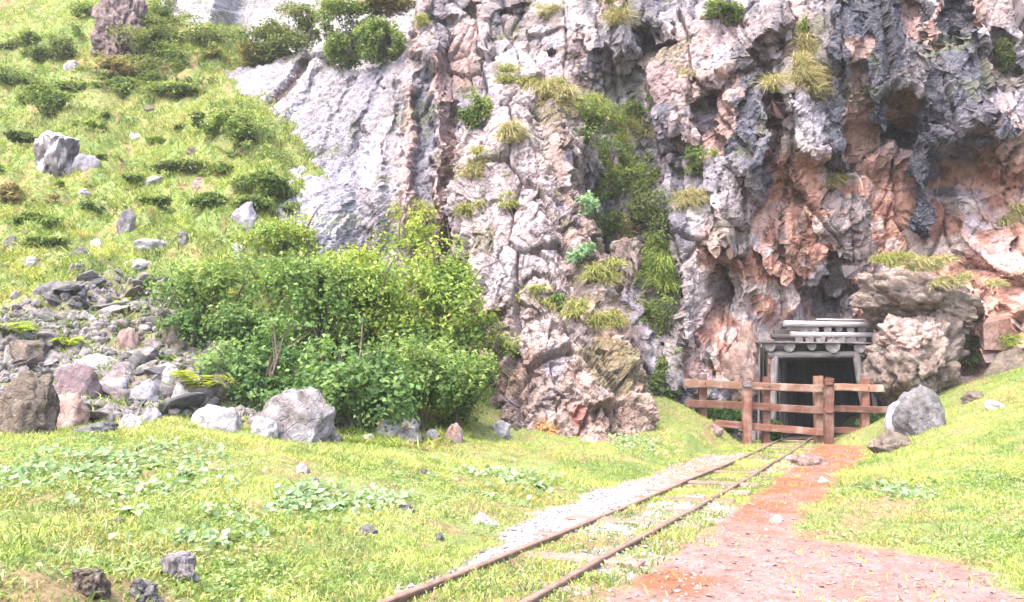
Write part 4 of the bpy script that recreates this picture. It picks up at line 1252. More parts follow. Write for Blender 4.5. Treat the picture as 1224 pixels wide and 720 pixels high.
# loose rubble: the larger stones singly, the crumbs as one spread
RUB_G = 'loose stones of the rubble heap'
protos = []
for k in range(10):
    V, F = rock_geo(300 + k, 3, 8, 0.10, 0.5)
    protos.append([mesh_np('rubble_stone', V, F) for _ in range(3)])
    for j, m in enumerate((M_LAVD, M_PURPL, M_GREY)):
        protos[-1][j].materials.append(m)
rp = np.array(RUBBLE_POLY)
cnt = 0
crV, crF = [], []
Vc, Fc_ = ico(1)
noff = 0
RX = rng.uniform(rp[:, 0].min(), rp[:, 0].max(), 5200); RY = rng.uniform(rp[:, 1].min(), rp[:, 1].max(), 5200)
ok_ = (zones(RX, RY)[3] < -0.05) & (np.abs(RX / RY) < 0.7)
RX, RY = RX[ok_], RY[ok_]
RZ = gfast(RX, RY)
for X, Yy, z in zip(RX, RY, RZ):
    if cnt < 270 and rng.random() < 0.45:
        s = 0.14 + 0.36 * rng.random() ** 2
        j = int(rng.integers(3))
        me = protos[int(rng.integers(10))][j]
        o = obj('rubble_stone', me, None, None, (X, Yy, z + 0.10 * s), tuple(rng.uniform(-.6, .6, 2)) + (rng.uniform(0, 6.28),), (s * rng.uniform(.9, 1.9), s * rng.uniform(.7, 1.2), s * rng.uniform(.28, .65)))
        nr = min(NAMED, key=lambda q: (q[0].x - X) ** 2 + (q[0].y - Yy) ** 2)
        sz = 'larger' if s > 0.28 else 'middling' if s > 0.19 else 'small'
        side = 'left' if X < nr[0].x else 'right'
        far = 'behind' if Yy > nr[0].y else 'before'
        tag(o, sz + ' loose ' + ('lavender', 'mauve', 'dark grey')[j] + ' rubble stone ' + far + ' and ' + side + ' of the ' + nr[1], 'stone', RUB_G)
        cnt += 1
    else:
        s = 0.03 + 0.08 * rng.random()
        crV.append(Vc * s * rng.uniform(.5, 1.3, 3) * (1 + 0.15 * rng.normal(size=(len(Vc), 1))) + np.array([X, Yy, z + s * .3])); crF.append(Fc_ + noff); noff += len(Vc)
tag(obj('rubble', mesh_np('rubble', np.vstack(crV), np.vstack(crF), smooth=False), M_LAVD), 'small grey stone chips filling the rubble heap', 'rubble', kind='stuff')

# gravel on the path and along the rails
oct_V = np.array([(1, 0, 0), (-1, 0, 0), (0, 1, 0), (0, -1, 0), (0, 0, 1), (0, 0, -1)], float)
oct_F = np.array([(0, 2, 4), (2, 1, 4), (1, 3, 4), (3, 0, 4), (2, 0, 5), (1, 2, 5), (3, 1, 5), (0, 3, 5)])
n = 60000
gy = 3.0 + 15 * rng.random(n) ** 2.2
gx = rng.uniform(-1.2, 9, n)
d_, p_, b_, r_, ba_, w1_, w2_ = zones(gx, gy)
inb = (b_ < 0.02) & (np.abs(gx / gy) < .8)
chip = sstep(0.1, 0.45, fbm(np.stack([gx * 1.1, gy * 1.1, gx * 0], 1), 3, s=71))
pk = np.where(inb, np.where(d_ < -.33, 1.0, 0.15 + .75 * chip), np.where(p_ < 0, .30 * (gy < 9) + .08, np.where(ba_ < 0, .15, 0)))
sel = rng.random(n) < pk
gx, gy, inb = gx[sel], gy[sel], inb[sel]
n = len(gx)
gzv = gfast(gx, gy)
s = (0.006 + 0.016 * rng.random(n) ** 2) * np.where(inb, 1.25, 1.0)
dirs = oct_V[None] * rng.uniform(.5, 1.3, (n, 6, 1)) + rng.normal(size=(n, 6, 3)) * 0.2
dirs[:, :, 2] *= 0.7
th = rng.uniform(0, 6.28, n)
Rm = np.stack([np.stack([np.cos(th), -np.sin(th)], 1), np.stack([np.sin(th), np.cos(th)], 1)], 1)
dirs[:, :, :2] = np.einsum('nij,nkj->nki', Rm, dirs[:, :, :2])
PV = dirs * s[:, None, None] + np.stack([gx, gy, gzv + s * .25], 1)[:, None]
PF = oct_F[None] + (np.arange(n) * 6)[:, None, None]
pc = np.where(inb[:, None], np.array([[0.44, 0.39, 0.39]]), np.array([[0.40, 0.27, 0.25]])) * rng.uniform(.35, .9, (n, 1))
tag(obj('gravel', mesh_np('gravel', PV.reshape(-1, 3), PF.reshape(-1, 3), np.repeat(pc, 6, 0), smooth=False), M_GROUND), 'loose pale stone chips on the path and along the rails', 'gravel', kind='stuff')
print('STONES', cnt, 'PEBBLES', n)
#@@PART3
# ------------------------------------------------------------------ foliage
def unit(a):
    return a / (np.linalg.norm(a, axis=1, keepdims=True) + 1e-9)


def leaves_np(pos, nrm, size, aspect, colr, r):
    n = len(pos)
    t = unit(np.cross(nrm, r.normal(size=(n, 3))))
    b = np.cross(nrm, t)
    s = size[:, None]
    V = np.stack([pos - t * s * .5, pos + b * s * aspect * .5 + nrm * s * .08, pos + t * s * .5 - nrm * s * .1, pos - b * s * aspect * .5 + nrm * s * .08], 1).reshape(-1, 3)
    i = np.arange(n)[:, None] * 4
    F = np.concatenate([i + np.array([[0, 1, 2]]), i + np.array([[0, 2, 3]])], 1).reshape(-1, 3)
    return V, F, np.repeat(colr, 4, 0)


def blades_np(pos, dirv, length, width, bend, colr, r, segs=2):
    n = len(pos)
    side = unit(np.cross(dirv, r.normal(size=(n, 3)))) * width[:, None] * .5
    L = length[:, None]
    mid = pos + dirv * L * .55 + bend * L * .18
    tip = pos + dirv * L * .85 + bend * L * .6
    i = np.arange(n)[:, None]
    if segs == 1:
        V = np.stack([pos - side, pos + side, tip], 1).reshape(-1, 3)
        F = (i * 3 + np.array([[0, 1, 2]])).reshape(-1, 3)
        return V, F, np.repeat(colr, 3, 0)
    V = np.stack([pos - side, pos + side, mid - side * .8, mid + side * .8, tip], 1).reshape(-1, 3)
    F = np.concatenate([i * 5 + np.array([[0, 1, 3]]), i * 5 + np.array([[0, 3, 2]]), i * 5 + np.array([[2, 3, 4]])], 1).reshape(-1, 3)
    return V, F, np.repeat(colr, 5, 0)


def pal(n, cols, r, key=None, var=0.28):
    """pick colours between the given ones, by key in 0..1 or at random"""
    cols = np.asarray(cols, float)
    k = (r.random(n) if key is None else np.clip(key + r.normal(size=n) * .16, 0, 1)) * (len(cols) - 1)
    i = np.clip(k.astype(int), 0, len(cols) - 2)
    f = (k - i)[:, None]
    return (cols[i] * (1 - f) + cols[i + 1] * f) * r.uniform(1 - var, 1 + var, (n, 1))


def tubes(paths, r0, r1, ns=5):
    Vs, Fs, off = [], [], 0
    for pth in paths:
        pth = np.asarray(pth, float); m = len(pth)
        for i in range(m):
            d_ = pth[min(i + 1, m - 1)] - pth[max(i - 1, 0)]
            d_ /= np.linalg.norm(d_) + 1e-9
            a = np.cross(d_, [0.3, 0.9, 0.1]); a /= np.linalg.norm(a) + 1e-9; b = np.cross(d_, a)
            rr = r0 + (r1 - r0) * i / (m - 1)
            for k in range(ns):
                th_ = 2 * math.pi * k / ns
                Vs.append(pth[i] + (a * math.cos(th_) + b * math.sin(th_)) * rr)
        for i in range(m - 1):
            for k in range(ns):
                Fs.append((off + i * ns + k, off + i * ns + (k + 1) % ns, off + (i + 1) * ns + (k + 1) % ns, off + (i + 1) * ns + k))
        off += m * ns
    return np.array(Vs), np.array(Fs)


C_HAZEL = [(0.07, 0.14, 0.038), (0.125, 0.205, 0.055), (0.19, 0.27, 0.075), (0.28, 0.34, 0.10)]
C_HAZELY = [(0.098, 0.175, 0.039), (0.182, 0.266, 0.056), (0.28, 0.35, 0.07), (0.392, 0.42, 0.105)]
C_HAZELB = [(0.06, 0.125, 0.042), (0.10, 0.185, 0.06), (0.16, 0.25, 0.085), (0.23, 0.32, 0.11)]
C_HEATH = [(0.055, 0.08, 0.032), (0.095, 0.13, 0.045), (0.16, 0.19, 0.065), (0.22, 0.23, 0.085)]
C_HEATHG = [(0.07, 0.11, 0.035), (0.12, 0.175, 0.052), (0.19, 0.25, 0.075), (0.28, 0.32, 0.10)]
C_HEATHB = [(0.136, 0.102, 0.051), (0.221, 0.17, 0.076), (0.289, 0.238, 0.093), (0.204, 0.221, 0.068)]
C_MINT = [(0.144, 0.24, 0.132), (0.24, 0.36, 0.216), (0.324, 0.444, 0.288)]
C_STRAW = [(0.42, 0.34, 0.20), (0.50, 0.42, 0.25), (0.34, 0.32, 0.14), (0.22, 0.26, 0.09)]
C_YEL = [(0.26, 0.28, 0.08), (0.38, 0.36, 0.13), (0.20, 0.24, 0.07)]
C_NETTLE = [(0.039, 0.104, 0.029), (0.072, 0.156, 0.039), (0.117, 0.208, 0.052)]


def shrub(name, px, py, w, h, base_py, cols, label, cat='shrub', n=None, leaf=0.07, asp=0.62, seed=0, surf=None, Y=None, dep=0.8, nb=11, up=0.5, twigs=4, group=None, dY=0.15, keyz=True, stems=True, gap=-0.28):
    r = np.random.default_rng(900 + seed)
    if Y is None:
        loc, nor = hit(px, base_py, surf or ALL)
        Y = loc.y
    k = Y / FPX
    W, H = w * k, h * k
    D = min(W, 1.6 * H) * dep
    c = P(px, py, Y + D * dY)
    root = P(px, base_py, Y + D * dY + 0.1)
    # lobes of the crown
    lob = []
    for i in range(nb):
        q = r.normal(size=3); q /= np.linalg.norm(q); q *= r.uniform(.2, .78)
        lob.append((c + q * np.array([W, D, H]) * .5, np.array([W, D, H]) * .5 * r.uniform(.36, .56)))
    if n is None:
        n = int(w * h * 0.85 * (0.07 / leaf) ** 2 * (15.0 / Y) ** -2 * 0.62 / max(asp, .3))
    n = int(min(max(n, 300), 26000))
    li = r.integers(0, nb, n)
    dirs = unit(r.normal(size=(n, 3)))
    dirs[:, 2] = np.where(r.random(n) < .35, np.abs(dirs[:, 2]), dirs[:, 2])
    rr = r.uniform(.45, 1.12, n) ** .8 + (r.random(n) < .12) * r.uniform(0, .28, n)
    cen = np.array([l[0] for l in lob])[li]; ra = np.array([l[1] for l in lob])[li]
    pos = cen + dirs * ra * rr[:, None]
    g = fbm(pos * (1.1 / max(leaf * 4.5, .12)) + seed, 2, s=seed % 40)
    keep = g > gap
    pos, dirs, g = pos[keep], dirs[keep], g[keep]
    n = len(pos)
    nrm = unit(dirs * .7 + r.normal(size=(n, 3)) * .6 + np.array([0, -.15, up]))
    key = 0.45 + 0.35 * fbm(pos * 1.6 + 3 * seed, 3, s=5) + 0.18 * r.normal(size=n)
    if keyz: key = key + 0.22 * (pos[:, 2] - c[2]) / (H * .5)        # leaves lighter and yellower towards the crown top
    V, F, cl = leaves_np(pos, nrm, leaf * r.uniform(.45, 1.5, n), asp, pal(n, cols, r, key), r)
    o = tag(empty(name, tuple(root)), label, cat, group)
    orig = np.array(root)
    obj('foliage', mesh_np('foliage', V - orig, F, cl, smooth=False), M_LEAF, o)
    if stems:
        paths = []
        for i in range(min(nb, 7)):
            e = lob[i][0] - orig
            m1 = e * .5 + r.normal(size=3) * .08 * W * .3
            paths.append([(r.normal() * .03 * W, r.normal() * .03, -.1), m1, e, e * 1.15 + r.normal(size=3) * .08])
        for i in range(twigs):
            e = lob[i % nb][0] - orig
            q = r.normal(size=3) * .25 * np.array([W, D, H]); q *= .7; q[2] = abs(q[2]) + .12 * H; q[1] = -abs(q[1])
            paths.append([e * .7, e + q * .5, e + q])
        sv, sf = tubes(paths, min(.028, .015 * W + .005), .004)
        obj('stem', mesh_np('stem', sv, sf), M_STEM, o)
    return o


# leafy hazel thicket below the slab
S = shrub
for k, (px, py, w, h, b_, c, n_, Y_, lb) in enumerate([
    (258, 352, 160, 112, 412, C_HAZEL, 7000, None, 'green leafy bush at the left end of the thicket, beside the rubble'),
    (318, 440, 180, 130, 496, C_HAZELB, 9000, None, 'dark green bush low in the thicket behind the large lavender boulder'),
    (372, 366, 180, 120, 470, C_HAZEL, 9000, None, 'tall green bush left of the middle of the thicket'),
    (442, 358, 170, 116, 470, C_HAZELY, 9000, None, 'tall yellowish green bush in the middle of the thicket'),
    (425, 458, 180, 132, 520, C_HAZELB, 10000, None, 'dark green bush low in the middle of the thicket above the stone row'),
    (514, 360, 150, 146, 480, C_HAZELY, 9000, None, 'bright yellow-green bush at the right top of the thicket by the buttress'),
    (505, 450, 150, 130, 518, C_HAZEL, 9000, None, 'green bush low in the thicket right of the stone row'),
    (548, 462, 100, 120, 520, C_HAZEL, 5000, None, 'green bush at the right foot of the thicket touching the buttress'),
    (560, 395, 90, 90, 470, C_HAZELY, 3800, None, 'yellow-green bush leaning on the left flank of the buttress'),
    (345, 288, 140, 74, 318, C_HAZELY, 3600, None, 'thin pale green bush at the cliff foot above the thicket'),
    (488, 282, 90, 72, 312, C_HAZELY, 2600, 19.6, 'small yellowish bush climbing the foot of the grooved slab'),
    (300, 400, 130, 90, 450, C_HAZELB, 5200, 14.9, 'dark green bush in the middle layer at the left of the thicket'),
    (375, 412, 150, 100, 465, C_HAZEL, 6000, 15.2, 'green bush in the middle layer of the thicket, left of its centre'),
    (452, 408, 150, 100, 465, C_HAZELY, 6000, 15.2, 'green bush in the middle layer at the centre of the thicket'),
    (525, 415, 130, 100, 470, C_HAZEL, 5200, 15.4, 'green bush in the middle layer at the right of the thicket'),
    (330, 326, 120, 70, 380, C_HAZEL, 3600, 16.6, 'light bush behind the left top of the thicket'),
    (430, 322, 130, 64, 380, C_HAZELY, 3600, 17.0, 'light yellow-green bush behind the middle top of the thicket'),
    (225, 392, 70, 56, 425, C_HAZELB, 1900, None, 'small dark bush filling the gap over the mossy brown block')]):
    S('hazel_bush', px, py, w, h, b_, c, lb, 'bush', seed=1 + k, leaf=.085, twigs=7, dep=.85, nb=17, n=int(n_ * 1.15), Y=Y_, gap=-0.12)
S('hazel_bush', 600, 412, 56, 44, 440, C_HAZELY, 'loose yellow-green sprig creeping onto the buttress front', 'bush', seed=19, leaf=.07, n=900, twigs=5, surf=[but])
# heath and gorse on the upper slope
for k, (px, py, w, h, c, lb) in enumerate([
    (70, 122, 52, 40, C_HEATHG, 'round dark bush above the tall flat-topped boulder'),
    (30, 232, 66, 30, C_HEATHB, 'low brownish bush at the left edge below the tall boulder'),
    (150, 86, 58, 34, C_HEATHB, 'round brownish heath bush under the rock pinnacle'),
    (105, 82, 48, 34, C_HEATH, 'dark heath bush left below the rock pinnacle'),
    (228, 92, 58, 36, C_HEATH, 'dark bush at the cliff edge below the bush ledge'),
    (190, 88, 44, 30, C_HEATH, 'dark bush between the round heath bush and the cliff'),
    (190, 58, 60, 46, C_HEATH, 'dark bush right of the rock pinnacle'),
    (228, 42, 58, 44, C_HEATH, 'dark bush against the pale slab right of the pinnacle'),
    (180, 18, 56, 40, C_HEATHG, 'green bush at the top edge right of the pinnacle'),
    (212, 10, 40, 26, C_HEATH, 'dark bush at the top edge beside the pale slab'),
    (70, 62, 50, 30, C_HEATH, 'dark heath bush left of the rock pinnacle'),
    (40, 50, 44, 24, C_HEATHG, 'green heath bush near the top left corner'),
    (12, 52, 30, 22, C_HEATH, 'small dark bush at the left edge near the top'),
    (50, 66, 36, 20, C_HEATH, 'low dark tuft bush left of the pinnacle bushes'),
    (30, 92, 46, 24, C_HEATHG, 'dark green low bush at upper left on the slope'),
    (278, 160, 66, 46, C_HEATHG, 'wide dark bush at the cliff edge halfway up the slope'),
    (250, 145, 40, 26, C_HEATH, 'small dark bush left of the wide cliff edge bush'),
    (216, 200, 40, 18, C_HEATH, 'low dark bush in the middle of the slope below the wide bush'),
    (325, 226, 52, 44, C_HEATHG, 'olive bush at the cliff edge above the thicket'),
    (215, 152, 28, 14, C_HEATH, 'tiny dark bush in the bright grass of the slope'),
    (25, 165, 30, 22, C_HEATH, 'small dark bush left of the tall flat-topped boulder'),
    (140, 140, 40, 20, C_HEATHG, 'low green bush in the upper middle of the slope'),
    (110, 150, 36, 20, C_HEATHG, 'low green bush right of the tall flat-topped boulder'),
    (150, 215, 40, 18, C_HEATHG, 'low green bush mid slope above the knobbly rock'),
    (60, 290, 44, 18, C_HEATHG, 'low green bush above the low long outcrop'),
    (38, 118, 34, 18, C_HEATHG, 'green tussock bush near the left edge above the tall boulder'),
    (18, 200, 34, 20, C_HEATHG, 'green low bush at the left edge beside the tall boulder'),
    (250, 240, 40, 22, C_HEATHG, 'olive low bush left of the pale jagged rock'),
    (245, 70, 40, 30, C_HEATH, 'dark bush tucked under the left end of the slab ledge'),
    (205, 75, 50, 34, C_HEATHG, 'olive bush between the pinnacle and the slab'),
    (160, 105, 60, 26, C_HEATHG, 'olive bush below the round brownish heath bush'),
    (215, 112, 60, 24, C_HEATHG, 'olive bush along the cliff edge below the dark bushes'),
    (125, 100, 44, 24, C_HEATHG, 'green bush left below the round brownish heath bush'),
    (85, 45, 40, 34, C_HEATHG, 'green bush touching the left side of the pinnacle'),
    (175, 40, 40, 40, C_HEATH, 'dark bush touching the right side of the pinnacle'),
    (100, 15, 34, 30, C_HEATHG, 'green bush at the top edge left of the pinnacle'),
    (75, 105, 50, 22, C_HEATHG, 'green hummock above the round dark bush at upper left'),
    (300, 185, 44, 26, C_HEATHG, 'olive bush at the cliff edge below the wide dark bush'),
    (262, 205, 40, 20, C_HEATHG, 'olive hummock in the bright grass above the jagged rock'),
    (320, 250, 50, 26, C_HEATHG, 'olive bush at the cliff edge just above the thin pale bush'),
    (185, 240, 40, 16, C_HEATHG, 'green hummock right of the knobbly upright rock'),
    (120, 250, 40, 16, C_HEATHG, 'green hummock left of the knobbly upright rock'),
    (50, 262, 46, 16, C_HEATHG, 'green hummock below the low brownish bush at left'),
    (85, 222, 40, 16, C_HEATHG, 'green hummock under the tall flat-topped boulder'),
    (135, 190, 44, 16, C_HEATHG, 'green hummock right of the small leaning pale rock'),
    (190, 170, 40, 16, C_HEATHG, 'green hummock right of the bright pale stone'),
]):
    S('heath_bush', px, py, w * (1.3 + .5 * ((k * 7) % 5) / 4) * (1.25 if py < 115 or px > 260 else 1), h * (.85 + .4 * ((k * 3) % 4) / 3) * (1.2 if py < 115 or px > 260 else 1), py + h * .42, c, lb, 'bush', seed=30 + k, leaf=.12, asp=.45, up=.8, twigs=0, nb=8, group='heath bushes of the slope', surf=TERR, n=int(w * h * 1.9), stems=False, gap=-.1)
# bushes on the ledge and on the walls
for k, (px, py, w, h, c, lb, Y) in enumerate([
    (328, 50, 100, 56, C_HEATH, 'dark bush at the left of the ledge crossing the pale slab', 27.2),
    (365, 30, 76, 48, C_HEATH, 'green bush above the slanting groove on the ledge', 27.6),
    (305, 66, 76, 34, C_HEATHB, 'brownish hanging bush at the left end of the ledge', 27.4),
    (262, 76, 50, 28, C_HEATHB, 'small brown bush where the ledge meets the grass slope', 28.2),
    (418, 40, 104, 70, C_HEATHG, 'big green bush in the middle of the slab ledge', 25.4),
    (458, 46, 84, 72, C_HEATHG, 'big green bush at the right end of the slab ledge', 24.8),
    (445, 8, 110, 30, C_HEATHB, 'brownish bush along the top edge above the slab ledge', 26.0),
    (405, 62, 30, 34, C_HEATHG, 'narrow dark bush hanging over the slab from the ledge', 25.2),
    (566, 136, 38, 58, C_HEATHG, 'dark olive bush in the cleft left of the buttress top', None),
    (834, 198, 66, 44, C_HEATHG, 'round dark green bush clinging to the wall right of the gully', None),
    (862, 18, 54, 36, C_HEATHG, 'olive bush on the wall near the top edge', None),
    (700, 150, 60, 50, C_HEATHG, 'green bush at the head of the gully behind the buttress', None),
    (728, 185, 60, 56, C_HEATHG, 'dark green bush in the upper gully', None),
    (715, 215, 70, 50, C_HEATHG, 'olive bush lying over the right shoulder of the buttress', None),
    (765, 215, 60, 60, C_HEATHG, 'mid green bush in the middle of the gully', None),
    (780, 262, 60, 60, C_HEATH, 'dark bush on the right side of the gully', None),
    (780, 315, 56, 70, C_HEATHG, 'dark green bush in the lower gully', None),
    (722, 262, 60, 50, C_HEATHG, 'green bush beside the pale mint plants on the buttress shoulder', None),
    (790, 385, 56, 54, C_HEATHG, 'dark green bush at the foot of the gully', None),
    (795, 440, 40, 56, C_HEATHG, 'green weeds at the bottom of the gully left of the fence', None),
    (770, 135, 44, 34, C_HEATHG, 'small green bush on the wall above the gully', None),
    (672, 360, 26, 22, C_NETTLE, 'little dark green plant on the grassy shelf of the buttress', None),
    (1012, 170, 20, 24, C_HEATHB, 'tiny brown plant at the foot of the dark column', None),
    (1210, 60, 34, 50, C_HEATH, 'dark plants in the hollow at the upper right edge', None),
    (880, 455, 30, 70, C_NETTLE, 'green weeds against the rock left of the portal', None),
    (905, 100, 0, 0, C_HEATH, '', None),
]):
    if w == 0: continue
    S('cliff_bush', px, py, w * (1.4 if 690 < px < 810 else 1.15), h * (1.4 if 690 < px < 810 else 1.15), py + h * .35, c, lb, 'bush', seed=80 + k, leaf=.095 if Y is None else .125, asp=.42, up=.7, twigs=0, nb=9, group='bushes growing on the rock walls', surf=ROCKW, Y=Y, dY=.0, gap=-.12, n=int(w * h * 2.1), stems=(w > 50))
for k, (px, py, w, h, lb) in enumerate([(704, 240, 36, 40, 'pale mint green plant on the right shoulder of the buttress, upper of two'), (694, 302, 44, 34, 'pale mint green plant on the right shoulder of the buttress, lower of two'),
                                        (1172, 420, 44, 60, 'bluish green plant in the dark cleft at the top of the mound')]):
    S('mint_plant', px, py, w, h, py + h * .4, C_MINT if k < 2 else C_HAZELB, lb, 'plant', seed=120 + k, leaf=.10, asp=.5, surf=ALL, n=700, nb=7, twigs=0, dY=-.1, stems=False)
for k, (px, py, w, h, b, Y, lb) in enumerate([(858, 497, 64, 42, 518, 19.75, 'nettles behind the left end of the fence'), (885, 505, 50, 44, 528, 19.8, 'dark nettles behind the leftmost tall fence post'),
                                              (925, 516, 26, 24, 529, 19.85, 'weeds under the rails at the left side of the mine mouth'), (1052, 506, 44, 42, 524, 19.8, 'nettles behind the right end of the fence'),
                                              (1036, 514, 24, 24, 526, 19.9, 'weeds at the right foot of the mine mouth')]):
    S('weed_clump', px, py, w, h, b, C_NETTLE, lb, 'plant', seed=130 + k, leaf=.085, asp=.6, Y=Y, n=1500, nb=8, twigs=0, dY=.1, stems=False)


# ------------------------------------------------------------------ tufts of long grass on the rock
def tuft(px, py, w, h, cols, label, seed, surf=None, length=None, droop=1.0, n=None, Y=None, wd=0.016):
    r = np.random.default_rng(1500 + seed)
    if Y is None:
        loc, nor = hit(px, py, surf or ROCKW)
    else:
        loc, nor = Vector(P(px, py, Y)), Vector((0, -1, 0))
    k = loc.y / FPX
    W, H = w * k, h * k
    n = n or int(min(2600, max(350, w * h * 0.9)))
    nc_ = 6
    cs_ = np.stack([r.normal(size=nc_) * W * .30, r.uniform(-.03, .1, nc_), r.normal(size=nc_) * H * .28 + .1 * H], 1)
    wt_ = r.random(nc_) + .15
    pos = np.array(loc) + cs_[r.choice(nc_, n, p=wt_ / wt_.sum())] + r.normal(size=(n, 3)) * np.array([W * .09, .04, H * .07])
    L = (length or min(.75, .55 * H + .12)) * r.uniform(.5, 1.2, n)
    dv = unit(np.stack([r.normal(size=n) * .55, -np.abs(r.normal(size=n) * .5) - .25, r.uniform(.1, 1.0, n)], 1))
    bend = np.stack([dv[:, 0] * .4, -r.uniform(.1, .4, n), -droop * r.uniform(.5, 1.4, n)], 1)
    key = np.clip(.5 + (pos[:, 2] - loc.z) / (H + .01) * .8, 0, 1)
    V, F, cl = blades_np(pos, dv, L, np.full(n, wd), bend, pal(n, cols, r, None if len(cols) < 4 else 1 - key * .0 - r.random(n)), r)
    o = obj('grass_tuft', mesh_np('grass_tuft', V - np.array(loc), F, cl, smooth=False), M_GRASS, None, loc)
    return tag(o, label, 'grass tuft', 'grass tufts on the rock walls')


for k, (px, py, w, h, c, lb) in enumerate([
    (966, 38, 40, 34, C_HAZELY, 'fresh green grass at the top of the long hanging tuft on the dark wall'),
    (968, 72, 46, 50, C_STRAW, 'long straw-coloured grass tuft hanging on the dark wall'),
    (950, 100, 34, 50, C_STRAW, 'lower trailing end of the hanging straw grass beside the groove'),
    (985, 105, 36, 40, C_STRAW, 'side tuft of dry grass right of the long hanging tuft'),
    (625, 98, 60, 24, C_YEL, 'yellow-green grass along the very top of the buttress'),
    (655, 118, 44, 44, C_STRAW, 'golden dry grass tuft on the top right of the buttress'),
    (612, 178, 34, 36, C_STRAW, 'dry grass tuft in the upper middle of the buttress'),
    (580, 195, 44, 26, C_YEL, 'yellow grass tuft on the left shoulder of the buttress'),
    (560, 213, 26, 30, C_STRAW, 'straw tuft drooping at the left edge of the buttress'),
    (560, 255, 26, 24, C_YEL, 'small yellow tuft lower on the left edge of the buttress'),
    (610, 247, 30, 16, C_YEL, 'small yellow tuft in the centre of the buttress face'),
    (648, 361, 66, 18, C_YEL, 'yellow grass strip on the shelf halfway up the buttress'),
    (690, 375, 26, 22, C_YEL, 'grass at the right end of the buttress shelf'),
    (745, 278, 30, 40, C_STRAW, 'brown drooping grass on the right shoulder of the buttress'),
    (718, 330, 40, 26, C_YEL, 'grass tuft below the perched pale block on the buttress'),
    (725, 385, 36, 24, C_YEL, 'grass tuft on the lower right of the buttress'),
    (820, 242, 30, 40, C_STRAW, 'dry grass under the round dark bush right of the gully'),
    (765, 320, 40, 40, C_HAZELY, 'green grass tuft in the lower gully'),
    (690, 130, 40, 34, C_YEL, 'green grass beside the golden tuft at the gully head'),
    (750, 160, 50, 36, C_YEL, 'light green grass high in the gully'),
    (655, 20, 24, 20, C_STRAW, 'small dry tuft near the top edge above the buttress'),
    (735, 20, 24, 50, C_STRAW, 'brown grass in the crack at the top above the gully'),
    (830, 90, 26, 16, C_STRAW, 'small dry tuft on the wall below the olive bush'),
    (1216, 262, 24, 30, C_STRAW, 'yellow tuft at the right edge halfway up the wall'),
    (1210, 410, 40, 14, C_HAZELY, 'green grass on the brown rock at the right edge'),
    (505, 30, 18, 16, C_YEL, 'tiny yellow tuft at the top between slab and wall'),
    (500, 262, 40, 50, C_YEL, 'yellow-green grass at the grooved foot of the slab'),
    (995, 215, 24, 22, C_STRAW, 'small dry tuft over the red hollow'),
    (800, 330, 30, 50, C_HAZELY, 'green grass at the right edge of the lower gully'),
]):
    tuft(px, py, w, h, c, lb, k)
for k, (px, py, w, Y, lb) in enumerate([(1078, 312, 60, 18.7, 'dry grass cap on the left of the arched ledge'), (1118, 318, 66, 18.7, 'dry grass cap on the middle of the arched ledge'), (1150, 338, 44, 18.7, 'dry grass trailing down the right of the arched ledge')]):
    tuft(px, py, w, 24, C_STRAW if k else C_YEL, lb, 60 + k, Y=Y, n=1500, length=.32)


# ------------------------------------------------------------------ ferns and broad-leaved plants
def leaf_shape(L, wd, curl, ns=5):
    """one long leaf along +X, arching"""
    V, F = [], []
    for i in range(ns + 1):
        t = i / ns
        hw = wd * math.sin(math.pi * min(1, .12 + .88 * t)) ** .8 * (1 if t < 1 else 0) + .002
        z = L * (curl * t - (curl * .9 + .15) * t * t)
        V += [(L * t, -hw, z + hw * .25), (L * t, 0, z), (L * t, hw, z + hw * .25)]
    for i in range(ns):
        for k in (0, 1):
            a = i * 3 + k
            F.append((a, a + 1, a + 4, a + 3))
    return np.array(V), np.array(F)


def rosette(name, px, py, label, cols, seed, L=.16, wd=.05, nl=11, group=None, curl=.7, fern=False, cat='plant', surf=None, lift=0.0):
    r = np.random.default_rng(2000 + seed)
    loc, nor = hit(px, py, surf or TERR)
    o = tag(empty(name, (loc.x, loc.y, loc.z - .01 + lift)), label, cat, group)
    for i in range(nl):
        l = L * r.uniform(.65, 1.2)
        if fern:
            Vs, Fs, off = [], [], 0
            for j in range(13):
                t = (j + 1) / 14
                pl_ = l * .36 * math.sin(math.pi * (.15 + .85 * t)) + .01
                zz = l * (curl * t - (curl * .9) * t * t)
                for sg in (-1, 1):
                    Vs += [(l * t, 0, zz), (l * t + .35 * pl_ + .012, sg * pl_ * .5, zz - .01), (l * t + pl_ * .45, sg * pl_, zz - .03), (l * t - .012, sg * pl_ * .45, zz - .01)]
                    Fs.append((off, off + 1, off + 2, off + 3)); off += 4
            V, F = np.array(Vs), np.array(Fs)
        else:
            V, F = leaf_shape(l, wd * l / L, curl * r.uniform(.5, 1.3))
        cl = np.repeat(pal(1, cols, r), len(V), 0)
        rz_ = 6.283 * i / nl + r.uniform(-.3, .3)
        obj('frond' if fern else 'leaf', mesh_np('leaf', V, F, cl), M_LEAF, o, rot=(r.uniform(-.25, .25), r.uniform(-.35, .1), rz_))
    return o


